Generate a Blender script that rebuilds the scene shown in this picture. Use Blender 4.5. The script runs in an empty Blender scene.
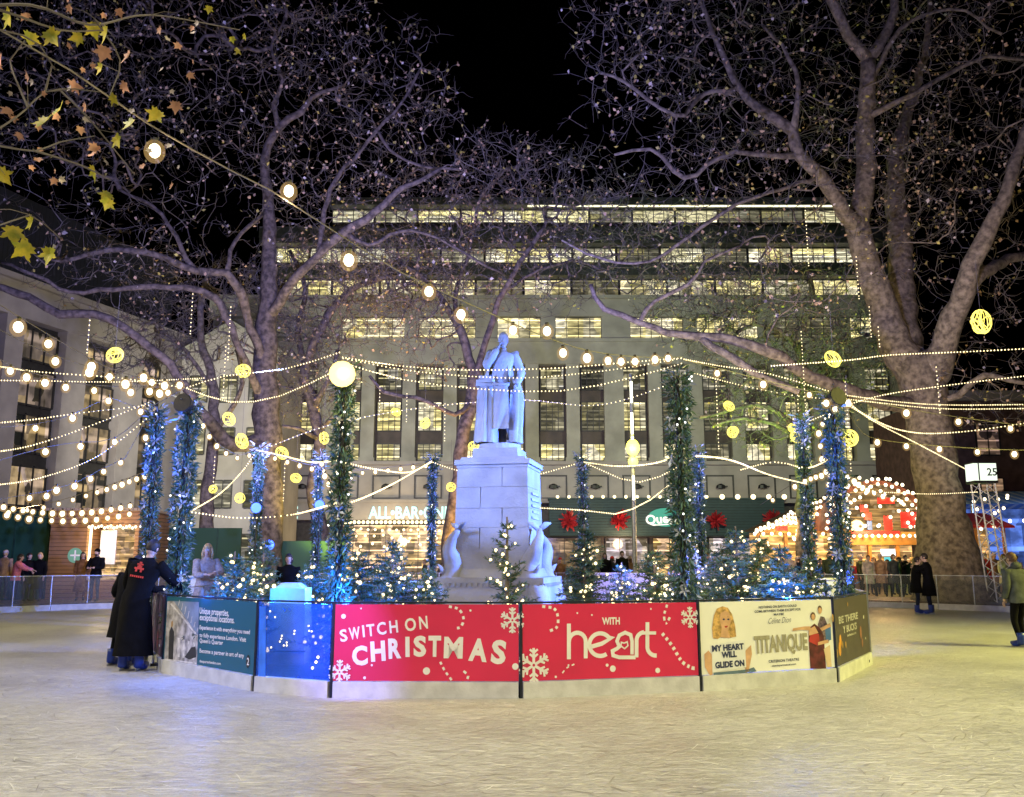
import bpy, math, random
import numpy as np
from mathutils import Vector, Matrix, Quaternion
from mathutils.kdtree import KDTree
R = math.radians
rnd = random.Random(11)
SC = bpy.context.scene
COL = SC.collection

# ------------------------------------------------------------------ camera
FOC = 900.0; PITCH = R(10.17); EYE = 1.66
cd = bpy.data.cameras.new('camera'); cam = bpy.data.objects.new('camera', cd); COL.objects.link(cam)
cd.sensor_width = 36; cd.lens = FOC/1024*36; cd.clip_start = .05; cd.clip_end = 500
cam.location = (0, 0, EYE); cam.rotation_euler = (R(90)+PITCH, 0, 0)
SC.camera = cam
SC.render.resolution_x = 1024; SC.render.resolution_y = 797
# ------------------------------------------------------------------ night sky
W = bpy.data.worlds.new('World'); SC.world = W; W.use_nodes = True
bg = W.node_tree.nodes['Background']
sky = W.node_tree.nodes.new('ShaderNodeTexSky'); sky.sky_type = 'NISHITA'; sky.sun_disc = False
sky.sun_elevation = R(-4); sky.sun_rotation = R(200)
W.node_tree.links.new(sky.outputs[0], bg.inputs[0]); bg.inputs[1].default_value = .004
# ------------------------------------------------------------------ lamps (rink floods, colour washes)
def aim(o, target):
    d = Vector(target)-o.location
    o.rotation_euler = d.to_track_quat('-Z', 'Y').to_euler()
def spot(name, loc, target, energy, col, size=60, blend=.6, soft=.25):
    l = bpy.data.lights.new(name, 'SPOT'); l.energy = energy; l.color = col
    l.spot_size = R(size); l.spot_blend = blend; l.shadow_soft_size = soft
    o = bpy.data.objects.new(name, l); COL.objects.link(o); o.location = loc; aim(o, target); return o
def point(name, loc, energy, col, soft=.1):
    l = bpy.data.lights.new(name, 'POINT'); l.energy = energy; l.color = col; l.shadow_soft_size = soft
    o = bpy.data.objects.new(name, l); COL.objects.link(o); o.location = loc; return o
WARM = (1, .80, .50); CREAM = (1, .86, .66); BLUE = (.02, .13, 1); VIOLET = (.42, .36, 1)
spot('rink_flood_lamp', (-9, 2.5, 12), (-4, 6, 0), 6400, (1, .93, .84), 105, 1, 1.6)
spot('rink_flood_lamp', (9, 2.5, 12), (4, 6, 0), 6000, (1, .90, .56), 105, 1, 1.6)
spot('rink_flood_lamp', (0, -6, 8), (0, 11, .6), 1700, CREAM, 60, 1, 1.2)
spot('rink_flood_lamp', (19, 14, 9), (10, 15, 0), 15000, (1, .92, .22), 100, .8, 2.5)
spot('rink_flood_lamp', (-19, 14, 9), (-10, 19, 0), 6200, (1, .87, .50), 100, .8, 2.5)
spot('blue_flood_lamp', (6.0, 16.0, 4.2), (-.2, 17.8, 3.0), 19000, (.05, .16, 1), 60, .5, .1)
spot('blue_flood_lamp', (-4.2, 13.4, 4.6), (-.2, 17.6, 4.2), 3600, (.18, .30, 1), 50, .5, .1)
spot('warm_flood_lamp', (-2.0, 12.6, 4.5), (0, 17.8, 2.2), 200, WARM, 60, .5, .1)
spot('blue_flood_lamp', (-3.4, 9.3, 3.6), (-2.15, 11.6, .75), 2400, (.22, .20, 1), 24, .9, .05)
spot('blue_flood_lamp', (-5.6, 10.8, 4.0), (-4.0, 12.6, .6), 650, (.02, .14, 1), 42, .6, .05)
spot('violet_tree_lamp', (-4.6, 16.5, 4.8), (-10, 36, 17), 22000, (.32, .34, 1), 105, .8, .2)
spot('violet_tree_lamp', (4.2, 16.5, 4.8), (8, 32, 15), 7500, (.38, .37, 1), 100, .8, .2)
spot('violet_tree_lamp', (0, 21.5, 4.6), (0, 36, 15), 4500, (.40, .36, 1), 95, .8, .2)
spot('tree_flood_lamp', (11, 20, 3.0), (15, 33, 9), 3400, (1, .74, .44), 85, .8, .3)
spot('tree_flood_lamp', (-12, 22, 3.0), (-11, 37, 8), 2000, (1, .76, .5), 95, .8, .3)
spot('tree_foot_lamp', (-6.5, 36, .5), (-8, 39, 7), 5500, (1, .75, .10), 80, .8, .2)
spot('tree_foot_lamp', (-1.8, 37.2, .5), (-2.6, 39.2, 5), 7000, (1, .55, .08), 60, .8, .2)
spot('tree_flood_lamp', (4, 24, 3.5), (9, 33, 8), 2400, (1, .85, .35), 90, .8, .3)
spot('tree_flood_lamp', (-4, 24, 3.5), (-7, 37, 8), 2400, (1, .85, .35), 90, .8, .3)
spot('green_tree_lamp', (10, 35, .6), (10.5, 40, 9), 7000, (.45, 1, .12), 80, .8, .2)
for x, e, c in ((-20, 11000, (.95, .93, .78)), (-3, 9500, (1, .95, .68)), (16, 9500, (.92, 1, .66))):
    spot('facade_flood_lamp', (x, 50, 11), (x*1.02, 75, 9), e, c, 110, .9, .5)
spot('facade_flood_lamp', (-10, 42, 10), (-29, 60, 8), 5200, (.97, .93, .86), 110, .9, .5)
SC.view_settings.view_transform = 'Standard'; SC.view_settings.look = 'None'
SC.view_settings.exposure = 0; SC.view_settings.gamma = 1
try:
    SC.cycles.use_denoising = True; SC.cycles.sample_clamp_indirect = 3; SC.cycles.max_bounces = 5
    SC.cycles.caustics_reflective = False; SC.cycles.caustics_refractive = False
except Exception: pass

# ------------------------------------------------------------------ helpers
_c, _s = math.cos(PITCH), math.sin(PITCH)
def P(px, py, Y):
    u = (px-512)/FOC; v = (398.5-py)/FOC
    k = Y/(_c-v*_s)
    return Vector((u*k, Y, EYE+(_s+v*_c)*k))
def G(px, py, z=0):
    u = (px-512)/FOC; v = (398.5-py)/FOC
    k = (z-EYE)/(_s+v*_c)
    return Vector((u*k, (_c-v*_s)*k, z))
def project(p):
    x, y, z = p[0], p[1], p[2]-EYE
    d = y*_c+z*_s
    if d < .05: return None
    return (512+FOC*x/d, 398.5-FOC*(z*_c-y*_s)/d)

class MB:
    def __init__(s): s.v = []; s.f = []; s.m = []
    def add(s, vs, fs, mi=0):
        b = len(s.v); s.v.extend([tuple(v) for v in vs])
        s.f.extend([tuple(b+i for i in f) for f in fs]); s.m.extend([mi]*len(fs)); return s
    def box(s, c, d, rz=0, mi=0, rot=None, top=1.0):
        x, y, z = d[0]/2, d[1]/2, d[2]/2
        vs = [Vector((sx*x*(top if sz > 0 else 1), sy*y*(top if sz > 0 else 1), sz*z)) for sz in (-1, 1) for sx, sy in ((-1, -1), (1, -1), (1, 1), (-1, 1))]
        M = (rot.to_matrix() if rot else Matrix.Rotation(rz, 3, 'Z')); c = Vector(c)
        s.add([M@v+c for v in vs], [(0, 3, 2, 1), (4, 5, 6, 7), (0, 1, 5, 4), (1, 2, 6, 5), (2, 3, 7, 6), (3, 0, 4, 7)], mi); return s
    def bb(s, x0, x1, y0, y1, z0, z1, mi=0):
        return s.box(((x0+x1)/2, (y0+y1)/2, (z0+z1)/2), (abs(x1-x0), abs(y1-y0), abs(z1-z0)), mi=mi)
    def tube(s, pts, rad, n=6, mi=0, cap=True, sq=1.0):
        pts = [Vector(p) for p in pts]; N = len(pts)
        if not hasattr(rad, '__len__'): rad = [rad]*N
        up = None; rings = []; vs = []
        for i, p in enumerate(pts):
            t = (pts[min(i+1, N-1)]-pts[max(i-1, 0)])
            if t.length < 1e-7: t = Vector((0, 0, 1))
            t.normalize()
            if up is None: up = t.orthogonal().normalized()
            else:
                up = up-t*up.dot(t)
                up = up.normalized() if up.length > 1e-6 else t.orthogonal().normalized()
            w = t.cross(up)
            for k in range(n):
                a = 2*math.pi*k/n; vs.append(p+up*(math.cos(a)*rad[i])+w*(math.sin(a)*rad[i]*sq))
        fs = [(i*n+k, i*n+(k+1) % n, (i+1)*n+(k+1) % n, (i+1)*n+k) for i in range(N-1) for k in range(n)]
        if cap: fs += [tuple(range(n-1, -1, -1)), tuple((N-1)*n+k for k in range(n))]
        return s.add(vs, fs, mi)
    def lathe(s, prof, c=(0, 0, 0), n=16, mi=0, sx=1, sy=1, rz=0):
        vs = []; c = Vector(c)
        for r, z in prof:
            for k in range(n):
                a = 2*math.pi*k/n+rz; vs.append(c+Vector((math.cos(a)*r*sx, math.sin(a)*r*sy, z)))
        N = len(prof)
        fs = [(i*n+k, i*n+(k+1) % n, (i+1)*n+(k+1) % n, (i+1)*n+k) for i in range(N-1) for k in range(n)]
        fs += [tuple(range(n-1, -1, -1)), tuple((N-1)*n+k for k in range(n))]
        return s.add(vs, fs, mi)
    def ball(s, c, r, n=8, m=5, mi=0, rot=None):
        if not hasattr(r, '__len__'): r = (r, r, r)
        c = Vector(c); vs = [Vector((0, 0, -r[2]))]
        for j in range(1, m):
            ph = math.pi*j/m
            for k in range(n):
                a = 2*math.pi*k/n; vs.append(Vector((math.cos(a)*math.sin(ph)*r[0], math.sin(a)*math.sin(ph)*r[1], -math.cos(ph)*r[2])))
        vs.append(Vector((0, 0, r[2])))
        fs = [(0, 1+(k+1) % n, 1+k) for k in range(n)]
        for j in range(m-2):
            fs += [(1+j*n+k, 1+j*n+(k+1) % n, 1+(j+1)*n+(k+1) % n, 1+(j+1)*n+k) for k in range(n)]
        L = len(vs)-1; b = 1+(m-2)*n
        fs += [(b+k, b+(k+1) % n, L) for k in range(n)]
        if rot: vs = [rot@v for v in vs]
        return s.add([v+c for v in vs], fs, mi)
    def quad(s, a, b, c, d, mi=0): return s.add([a, b, c, d], [(0, 1, 2, 3)], mi)
    def ribbon(s, pts, w, y, mi=0):          # flat stroke in the local x-z plane facing -y
        pts = [Vector((p[0], p[1])) for p in pts]; N = len(pts); vs = []
        closed = (pts[0]-pts[-1]).length < 1e-6 and N > 3
        for i, p in enumerate(pts):
            if closed and i in (0, N-1): a = (pts[1]-pts[0]).normalized(); b = (pts[-1]-pts[-2]).normalized()
            else: a = (pts[min(i+1, N-1)]-p); b = (p-pts[max(i-1, 0)]); a = a.normalized() if a.length > 1e-9 else b.normalized(); b = b.normalized() if b.length > 1e-9 else a
            t = (a+b); t = t.normalized() if t.length > 1e-6 else a
            nrm = Vector((-t.y, t.x)); k = w/2/max(.45, nrm.dot(Vector((-a.y, a.x))))
            vs += [(p.x+nrm.x*k, y, p.y+nrm.y*k), (p.x-nrm.x*k, y, p.y-nrm.y*k)]
        return s.add(vs, [(2*i, 2*i+1, 2*i+3, 2*i+2) for i in range(N-1)], mi)
    def flat(s, pts, y, mi=0):               # filled outline in x-z plane
        return s.add([(p[0], y, p[1]) for p in pts], [tuple(range(len(pts)))], mi)
    def text(s, txt, x, z, h, y=0, width=None, rot=0, off=0.0, mi=0, shear=0, align='L', xs=1.0):
        vs, fs, (x0, x1, cap) = glyphs(txt, off)
        k = h/cap; kx = k*xs
        if width: kx = width/(x1-x0)
        ox = {'L': -x0, 'C': -(x0+x1)/2, 'R': -x1}[align]; c, sn = math.cos(rot), math.sin(rot)
        out = []
        for vx, vy in vs:
            a = (vx+ox)*kx+vy*k*shear; b = vy*k
            out.append((x+a*c-b*sn, y, z+a*sn+b*c))
        return s.add(out, fs, mi)
    def build(s, name, mats, parent=None, smooth=False, loc=None, rz=None):
        me = bpy.data.meshes.new(name); me.from_pydata(s.v, [], s.f)
        if not isinstance(mats, (list, tuple)): mats = [mats]
        for m in mats: me.materials.append(m)
        if len(mats) > 1: me.polygons.foreach_set('material_index', s.m)
        if smooth: me.polygons.foreach_set('use_smooth', [True]*len(s.f))
        me.update()
        return link(name, me, parent, loc, rz)
def link(name, data, parent=None, loc=None, rz=None):
    o = bpy.data.objects.new(name, data); COL.objects.link(o)
    if parent: o.parent = parent
    if loc is not None: o.location = loc
    if rz is not None: o.rotation_euler = (0, 0, rz)
    return o
def empty(name, loc=(0, 0, 0), rz=0):
    o = bpy.data.objects.new(name, None); o.empty_display_size = .2; COL.objects.link(o); o.location = loc; o.rotation_euler = (0, 0, rz); return o
def tag(o, label, cat, group=None):
    o['label'] = label; o['category'] = cat
    if group: o['group'] = group
    return o
def struct(o): o['kind'] = 'structure'; return o
def copy_tree(o, parent=None):
    c = o.copy(); COL.objects.link(c)
    if parent: c.parent = parent
    for ch in list(o.children): copy_tree(ch, c)
    return c
_g = {}
def glyphs(txt, off):
    key = (txt, off)
    if key not in _g:
        cu = bpy.data.curves.new('t', 'FONT'); cu.body = txt; cu.offset = off; cu.resolution_u = 3
        o = bpy.data.objects.new('t', cu); COL.objects.link(o)
        me = bpy.data.meshes.new_from_object(o.evaluated_get(bpy.context.evaluated_depsgraph_get()))
        vs = [(v.co.x, v.co.y) for v in me.vertices]; fs = [tuple(p.vertices) for p in me.polygons]
        bpy.data.objects.remove(o); bpy.data.curves.remove(cu); bpy.data.meshes.remove(me)
        xs = [v[0] for v in vs] or [0, 1]
        _g[key] = (vs, fs, (min(xs), max(xs), .70))
    return _g[key]
def lerp(a, b, t): return a+(b-a)*t
def smooth_path(pts, step=.35):
    """Catmull-Rom through tuples (any dimension)"""
    pts = [np.array(p, float) for p in pts]; out = []
    ext = [2*pts[0]-pts[1]]+pts+[2*pts[-1]-pts[-2]]
    for i in range(1, len(ext)-2):
        p0, p1, p2, p3 = ext[i-1:i+3]; n = max(1, int(np.linalg.norm((p2-p1)[:3])/step))
        for k in range(n):
            t = k/n
            out.append(.5*((2*p1)+(-p0+p2)*t+(2*p0-5*p1+4*p2-p3)*t*t+(-p0+3*p1-3*p2+p3)*t**3))
    out.append(pts[-1]); return out

# ------------------------------------------------------------------ materials
def _mat(name):
    m = bpy.data.materials.new(name); m.use_nodes = True
    nt = m.node_tree; return m, nt, nt.nodes['Principled BSDF'], nt.nodes.new, nt.links.new
_mc = {}
def pbr(name, col, rough=.6, metal=0, var=.25, scale=4, bump=.15, bscale=None, alt=None, coat=0, spec=None):
    if name in _mc: return _mc[name]
    m, nt, b, N, L = _mat(name)
    tc = N('ShaderNodeTexCoord'); no = N('ShaderNodeTexNoise'); no.inputs['Scale'].default_value = scale; no.inputs['Detail'].default_value = 6
    L(tc.outputs['Object'], no.inputs['Vector'])
    mx = N('ShaderNodeMix'); mx.data_type = 'RGBA'
    a = tuple(c*(1-var) for c in col); bb = alt if alt else tuple(min(1, c*(1+var)) for c in col)
    mx.inputs[6].default_value = (*a, 1); mx.inputs[7].default_value = (*bb, 1)
    rp = N('ShaderNodeMapRange'); rp.inputs[1].default_value = .35; rp.inputs[2].default_value = .65
    L(no.outputs[0], rp.inputs[0]); L(rp.outputs[0], mx.inputs[0]); L(mx.outputs[2], b.inputs['Base Color'])
    b.inputs['Roughness'].default_value = rough; b.inputs['Metallic'].default_value = metal
    if coat: b.inputs['Coat Weight'].default_value = coat
    if spec is not None: b.inputs['Specular IOR Level'].default_value = spec
    if bump:
        n2 = N('ShaderNodeTexNoise'); n2.inputs['Scale'].default_value = bscale or scale*6; n2.inputs['Detail'].default_value = 4
        L(tc.outputs['Object'], n2.inputs['Vector'])
        bp = N('ShaderNodeBump'); bp.inputs['Strength'].default_value = bump; bp.inputs['Distance'].default_value = .02
        L(n2.outputs[0], bp.inputs['Height']); L(bp.outputs[0], b.inputs['Normal'])
    _mc[name] = m; return m
def glow(name, col, strength, base=(.02, .02, .02), sample=False):
    if name in _mc: return _mc[name]
    m, nt, b, N, L = _mat(name)
    b.inputs['Base Color'].default_value = (*base, 1); b.inputs['Emission Color'].default_value = (*col, 1); b.inputs['Emission Strength'].default_value = strength
    m.cycles.emission_sampling = 'FRONT' if sample else 'NONE'
    _mc[name] = m; return m
def lit_window(name, col, strength, lo=.02, hi=1, sx=1.2, sz=.8, strips=2.2):
    """lit rooms behind glass: blocks of brightness, ceiling-light strips, blinds"""
    if name in _mc: return _mc[name]
    m, nt, b, N, L = _mat(name)
    tc = N('ShaderNodeTexCoord'); oi = N('ShaderNodeObjectInfo'); ad = N('ShaderNodeVectorMath'); ad.operation = 'ADD'
    cb = N('ShaderNodeCombineXYZ'); mu = N('ShaderNodeMath'); mu.operation = 'MULTIPLY'; mu.inputs[1].default_value = 37
    L(oi.outputs['Random'], mu.inputs[0]); L(mu.outputs[0], cb.inputs[0]); L(mu.outputs[0], cb.inputs[1])
    L(tc.outputs['Object'], ad.inputs[0]); L(cb.outputs[0], ad.inputs[1])
    mp = N('ShaderNodeMapping'); mp.inputs['Scale'].default_value = (sx, .1, sz); L(ad.outputs[0], mp.inputs[0])
    vo = N('ShaderNodeTexVoronoi'); vo.distance = 'CHEBYCHEV'; vo.inputs['Scale'].default_value = 1; L(mp.outputs[0], vo.inputs['Vector'])
    sp = N('ShaderNodeSeparateColor'); L(vo.outputs['Color'], sp.inputs[0])
    mr = N('ShaderNodeMapRange'); mr.inputs[1].default_value = .1; mr.inputs[2].default_value = .9; mr.inputs[3].default_value = lo; mr.inputs[4].default_value = hi
    L(sp.outputs[0], mr.inputs[0])
    no = N('ShaderNodeTexNoise'); no.inputs['Scale'].default_value = 1.7; no.inputs['Detail'].default_value = 3
    mp2 = N('ShaderNodeMapping'); mp2.inputs['Scale'].default_value = (.7, .1, strips); L(ad.outputs[0], mp2.inputs[0]); L(mp2.outputs[0], no.inputs['Vector'])
    m2 = N('ShaderNodeMapRange'); m2.inputs[1].default_value = .42; m2.inputs[2].default_value = .68; m2.inputs[3].default_value = .45; m2.inputs[4].default_value = 1.45
    L(no.outputs[0], m2.inputs[0])
    pr = N('ShaderNodeMath'); pr.operation = 'MULTIPLY'; L(mr.outputs[0], pr.inputs[0]); L(m2.outputs[0], pr.inputs[1])
    # some rooms are dark, and rows of ceiling lights show as short bright bars
    dk = N('ShaderNodeMapRange'); dk.inputs[1].default_value = .14; dk.inputs[2].default_value = .40; dk.inputs[3].default_value = .22; L(oi.outputs['Random'], dk.inputs[0])
    wv = N('ShaderNodeTexWave'); wv.bands_direction = 'Z'; wv.inputs['Scale'].default_value = .42*strips/2; wv.inputs['Distortion'].default_value = .0; L(ad.outputs[0], wv.inputs[0])
    gt = N('ShaderNodeMapRange'); gt.inputs[1].default_value = .90; gt.inputs[2].default_value = .98; gt.inputs[4].default_value = 1.6; L(wv.outputs[1], gt.inputs[0])
    gm = N('ShaderNodeMath'); gm.operation = 'MULTIPLY'; L(gt.outputs[0], gm.inputs[0]); L(sp.outputs[2], gm.inputs[1])
    ga = N('ShaderNodeMath'); ga.operation = 'ADD'; L(pr.outputs[0], ga.inputs[0]); L(gm.outputs[0], ga.inputs[1])
    gd = N('ShaderNodeMath'); gd.operation = 'MULTIPLY'; L(ga.outputs[0], gd.inputs[0]); L(dk.outputs[0], gd.inputs[1])
    p2 = N('ShaderNodeMath'); p2.operation = 'MULTIPLY'; p2.inputs[1].default_value = strength; L(gd.outputs[0], p2.inputs[0])
    mx = N('ShaderNodeMix'); mx.data_type = 'RGBA'; mx.inputs[6].default_value = (*col, 1); mx.inputs[7].default_value = (col[0]*.95, col[1]*1.02, min(1, col[2]*1.9), 1)
    L(sp.outputs[1], mx.inputs[0]); L(mx.outputs[2], b.inputs['Emission Color']); L(p2.outputs[0], b.inputs['Emission Strength'])
    b.inputs['Base Color'].default_value = (.02, .022, .02, 1); b.inputs['Roughness'].default_value = .08
    m.cycles.emission_sampling = 'NONE'
    _mc[name] = m; return m
def stripes(name, c1, c2, scale, axis='Z', rough=.6, width=.12):
    """boards / cladding with dark joints"""
    if name in _mc: return _mc[name]
    m, nt, b, N, L = _mat(name)
    tc = N('ShaderNodeTexCoord'); wv = N('ShaderNodeTexWave'); wv.bands_direction = axis; wv.inputs['Scale'].default_value = scale
    wv.wave_profile = 'SAW'; wv.inputs['Distortion'].default_value = 0
    L(tc.outputs['Object'], wv.inputs[0])
    r = N('ShaderNodeMath'); r.operation = 'GREATER_THAN'; r.inputs[1].default_value = width; L(wv.outputs[1], r.inputs[0])
    no = N('ShaderNodeTexNoise'); no.inputs['Scale'].default_value = 3; no.inputs['Detail'].default_value = 5; L(tc.outputs['Object'], no.inputs['Vector'])
    m1 = N('ShaderNodeMix'); m1.data_type = 'RGBA'; m1.inputs[6].default_value = (*[c*.65 for c in c1], 1); m1.inputs[7].default_value = (*[min(1, c*1.2) for c in c1], 1); L(no.outputs[0], m1.inputs[0])
    mx = N('ShaderNodeMix'); mx.data_type = 'RGBA'; mx.inputs[6].default_value = (*c2, 1); L(r.outputs[0], mx.inputs[0]); L(m1.outputs[2], mx.inputs[7])
    L(mx.outputs[2], b.inputs['Base Color']); b.inputs['Roughness'].default_value = rough
    bp = N('ShaderNodeBump'); bp.inputs['Distance'].default_value = .02; L(r.outputs[0], bp.inputs['Height']); L(bp.outputs[0], b.inputs['Normal'])
    _mc[name] = m; return m
def glassy(name, tint=(.75, .8, .85), alpha=.25, rough=.15):
    if name in _mc: return _mc[name]
    m, nt, b, N, L = _mat(name)
    tr = N('ShaderNodeBsdfTransparent'); mx = N('ShaderNodeMixShader'); tc = N('ShaderNodeTexCoord'); no = N('ShaderNodeTexNoise'); no.inputs['Scale'].default_value = 2.5; no.inputs['Detail'].default_value = 5
    L(tc.outputs['Object'], no.inputs['Vector']); mr = N('ShaderNodeMapRange'); mr.inputs[3].default_value = alpha*.4; mr.inputs[4].default_value = alpha*1.6; L(no.outputs[0], mr.inputs[0])
    b.inputs['Base Color'].default_value = (*tint, 1); b.inputs['Roughness'].default_value = rough
    L(mr.outputs[0], mx.inputs[0]); L(tr.outputs[0], mx.inputs[1]); L(b.outputs[0], mx.inputs[2]); L(mx.outputs[0], nt.nodes['Material Output'].inputs[0])
    _mc[name] = m; return m

STONE = pbr('portland_stone', (.34, .33, .27), .85, scale=.6, var=.18, bump=.2, bscale=9)
STONE2 = pbr('grey_stone', (.36, .33, .30), .85, scale=.5, var=.15, bump=.15, bscale=8)
MARBLE = pbr('weathered_marble', (.29, .29, .285), .75, scale=1.6, var=.2, bump=.6, bscale=22)
BLACK = pbr('black_paint', (.010, .010, .012), .45, var=.2)
STEEL = pbr('galvanised_steel', (.45, .46, .48), .38, metal=.85, var=.12, scale=12)
WHITE = pbr('white_board', (.75, .76, .76), .5, var=.06, scale=3, bump=.04)
DFRAME = pbr('dark_frame', (.03, .028, .026), .5, var=.2)
SPANDREL = pbr('brown_spandrel', (.06, .042, .032), .6, var=.3, scale=1)
BARK = pbr('plane_bark', (.19, .15, .11), .9, var=.5, scale=5.5, bump=1.0, bscale=14, alt=(.30, .245, .175))
TWIG = pbr('twig_bark', (.15, .13, .11), .9, var=.3, scale=3, bump=0)
LEAFA = pbr('dry_leaf', (.50, .34, .20), .7, var=.4, scale=1.3, bump=0)
LEAFB = pbr('yellow_leaf', (.50, .42, .10), .65, var=.4, scale=1.3, bump=0)
LEAFC = pbr('pale_leaf', (.52, .45, .40), .7, var=.3, scale=1.3, bump=0)
BULBM = glow('festoon_glow', (1, .84, .52), 5)
BULBW = glow('fairy_glow', (1, .80, .42), 3.4)
BULBC = glow('cool_glow', (.95, .95, .85), 3)
GOLD = glow('gold_glow', (1, .84, .14), 2.2)
CABLE = pbr('cable_rubber', (.16, .14, .11), .6, var=.2)
CABLEL = pbr('lit_cable', (.16, .13, .09), .5, var=.2)
NEEDLE = pbr('fir_needles', (.06, .15, .05), .6, var=.5, scale=5, bump=0, alt=(.09, .17, .10))
NEEDLEB = pbr('blue_spruce_needles', (.10, .20, .22), .6, var=.4, scale=5, bump=0)
BARK2 = pbr('dark_plane_bark', (.11, .085, .07), .9, var=.5, scale=5, bump=1.0, bscale=16, alt=(.21, .165, .13))
FROST = pbr('silver_leaf', (.40, .43, .46), .4, var=.2, scale=5, bump=0, metal=.3)
# ------------------------------------------------------------------ setting: ground, ice
def ice_material():
    m, nt, b, N, L = _mat('skated_ice')
    tc = N('ShaderNodeTexCoord')
    no = N('ShaderNodeTexNoise'); no.inputs['Scale'].default_value = .45; no.inputs['Detail'].default_value = 7; L(tc.outputs['Object'], no.inputs['Vector'])
    mx = N('ShaderNodeMix'); mx.data_type = 'RGBA'; mx.inputs[6].default_value = (.48, .47, .45, 1); mx.inputs[7].default_value = (.70, .69, .67, 1)
    rp = N('ShaderNodeMapRange'); rp.inputs[1].default_value = .35; rp.inputs[2].default_value = .65; L(no.outputs[0], rp.inputs[0]); L(rp.outputs[0], mx.inputs[0])
    prev = None
    for i, (rot, sc, st) in enumerate(((.05, (3.0, 26, 1), .9), (-.35, (4.5, 38, 1), .8), (.5, (4, 34, 1), .8), (1.35, (5, 40, 1), .5))):
        mp = N('ShaderNodeMapping'); mp.inputs['Rotation'].default_value = (0, 0, rot); mp.inputs['Scale'].default_value = sc
        n2 = N('ShaderNodeTexNoise'); n2.inputs['Scale'].default_value = 1; n2.inputs['Detail'].default_value = 3; n2.inputs['Distortion'].default_value = .8
        L(tc.outputs['Object'], mp.inputs[0]); L(mp.outputs[0], n2.inputs['Vector'])
        r = N('ShaderNodeMapRange'); r.inputs[1].default_value = .52; r.inputs[2].default_value = .66; r.inputs[4].default_value = st; L(n2.outputs[0], r.inputs[0])
        if prev is None: prev = r.outputs[0]
        else:
            a = N('ShaderNodeMath'); a.operation = 'MAXIMUM'; L(prev, a.inputs[0]); L(r.outputs[0], a.inputs[1]); prev = a.outputs[0]
    m2 = N('ShaderNodeMix'); m2.data_type = 'RGBA'; m2.inputs[7].default_value = (.92, .89, .84, 1); L(mx.outputs[2], m2.inputs[6])
    hm = N('ShaderNodeMath'); hm.operation = 'MULTIPLY'; hm.inputs[1].default_value = .42; L(prev, hm.inputs[0]); L(hm.outputs[0], m2.inputs[0])
    L(m2.outputs[2], b.inputs['Base Color'])
    b.inputs['Specular IOR Level'].default_value = .35
    rr_ = N('ShaderNodeMapRange'); rr_.inputs[1].default_value = .3; rr_.inputs[2].default_value = .7; rr_.inputs[3].default_value = .28; rr_.inputs[4].default_value = .62; L(no.outputs[0], rr_.inputs[0]); L(rr_.outputs[0], b.inputs['Roughness'])
    n3 = N('ShaderNodeTexNoise'); n3.inputs['Scale'].default_value = 14; n3.inputs['Detail'].default_value = 8; L(tc.outputs['Object'], n3.inputs['Vector'])
    ad = N('ShaderNodeMath'); ad.operation = 'ADD'; L(prev, ad.inputs[0]); L(n3.outputs[0], ad.inputs[1])
    bp = N('ShaderNodeBump'); bp.inputs['Strength'].default_value = 1; bp.inputs['Distance'].default_value = .03; L(ad.outputs[0], bp.inputs['Height']); L(bp.outputs[0], b.inputs['Normal'])
    return m
ICE = ice_material()
CX, CY, RR = 0.0, 17.2, 20.4
b = MB(); b.bb(-150, 150, -60, 240, -.3, -.02)
struct(b.build('paved_ground', pbr('paving', (.10, .095, .09), .7, scale=1.2, bump=.3)))
b = MB(); b.lathe([(RR+.15, -.015), (RR+.15, 0)], (CX, CY, 0), 96); struct(b.build('ice_rink', ICE))
# scuffs cut by skates: thin curved ridges of ice shavings
b = MB(); r1 = random.Random(5)
for i in range(9000):
    d = 3.3+18*r1.random()**1.1; x = r1.uniform(-.8, .8)*d
    c = Vector((x, d, .004)); 
    if (c.xy-Vector((CX, CY))).length < 6.4 or (c.xy-Vector((CX, CY))).length > RR-.5: continue
    tang = math.atan2(d-CY, x-CX)+math.pi/2+r1.gauss(0, .55)
    Ln = r1.uniform(.06, .38); cur = r1.gauss(0, .8); w = r1.uniform(.002, .006); pts = []
    for k in range(6):
        a = tang+cur*(k/5-.5)*Ln; pts.append(c.copy()); c = c+Vector((math.cos(a), math.sin(a), 0))*Ln/5
    for k in range(5):
        t = (pts[k+1]-pts[k]).normalized(); nn = Vector((-t.y, t.x, 0)); w0 = w*math.sin(math.pi*(k+.1)/5.2); w1 = w*math.sin(math.pi*(k+1.1)/5.2)
        b.quad(pts[k]-nn*w0, pts[k]+nn*w0, pts[k+1]+nn*w1, pts[k+1]-nn*w1, mi=i % 2)
D_ = MB(); n_ = 96
vs = [(CX+math.cos(6.2832*k/n_)*r_, CY+math.sin(6.2832*k/n_)*r_, z_) for r_, z_ in ((RR+.3, -.02), (RR+.3, .22), (RR+4.2, .22), (RR+4.2, -.02)) for k in range(n_)]
D_.add(vs, [(j*n_+k, j*n_+(k+1) % n_, (j+1)*n_+(k+1) % n_, (j+1)*n_+k) for j in range(3) for k in range(n_)]); struct(D_.build('walkway', stripes('deck_boards', (.12, .085, .06), (.03, .02, .015), .8, 'X')))
o = b.build('ice_scuffs', [pbr('ice_shavings', (.74, .73, .72), .8, bump=0, var=.1), pbr('wet_groove', (.34, .32, .29), .35, bump=0, var=.1)]); o['kind'] = 'stuff'

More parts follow.
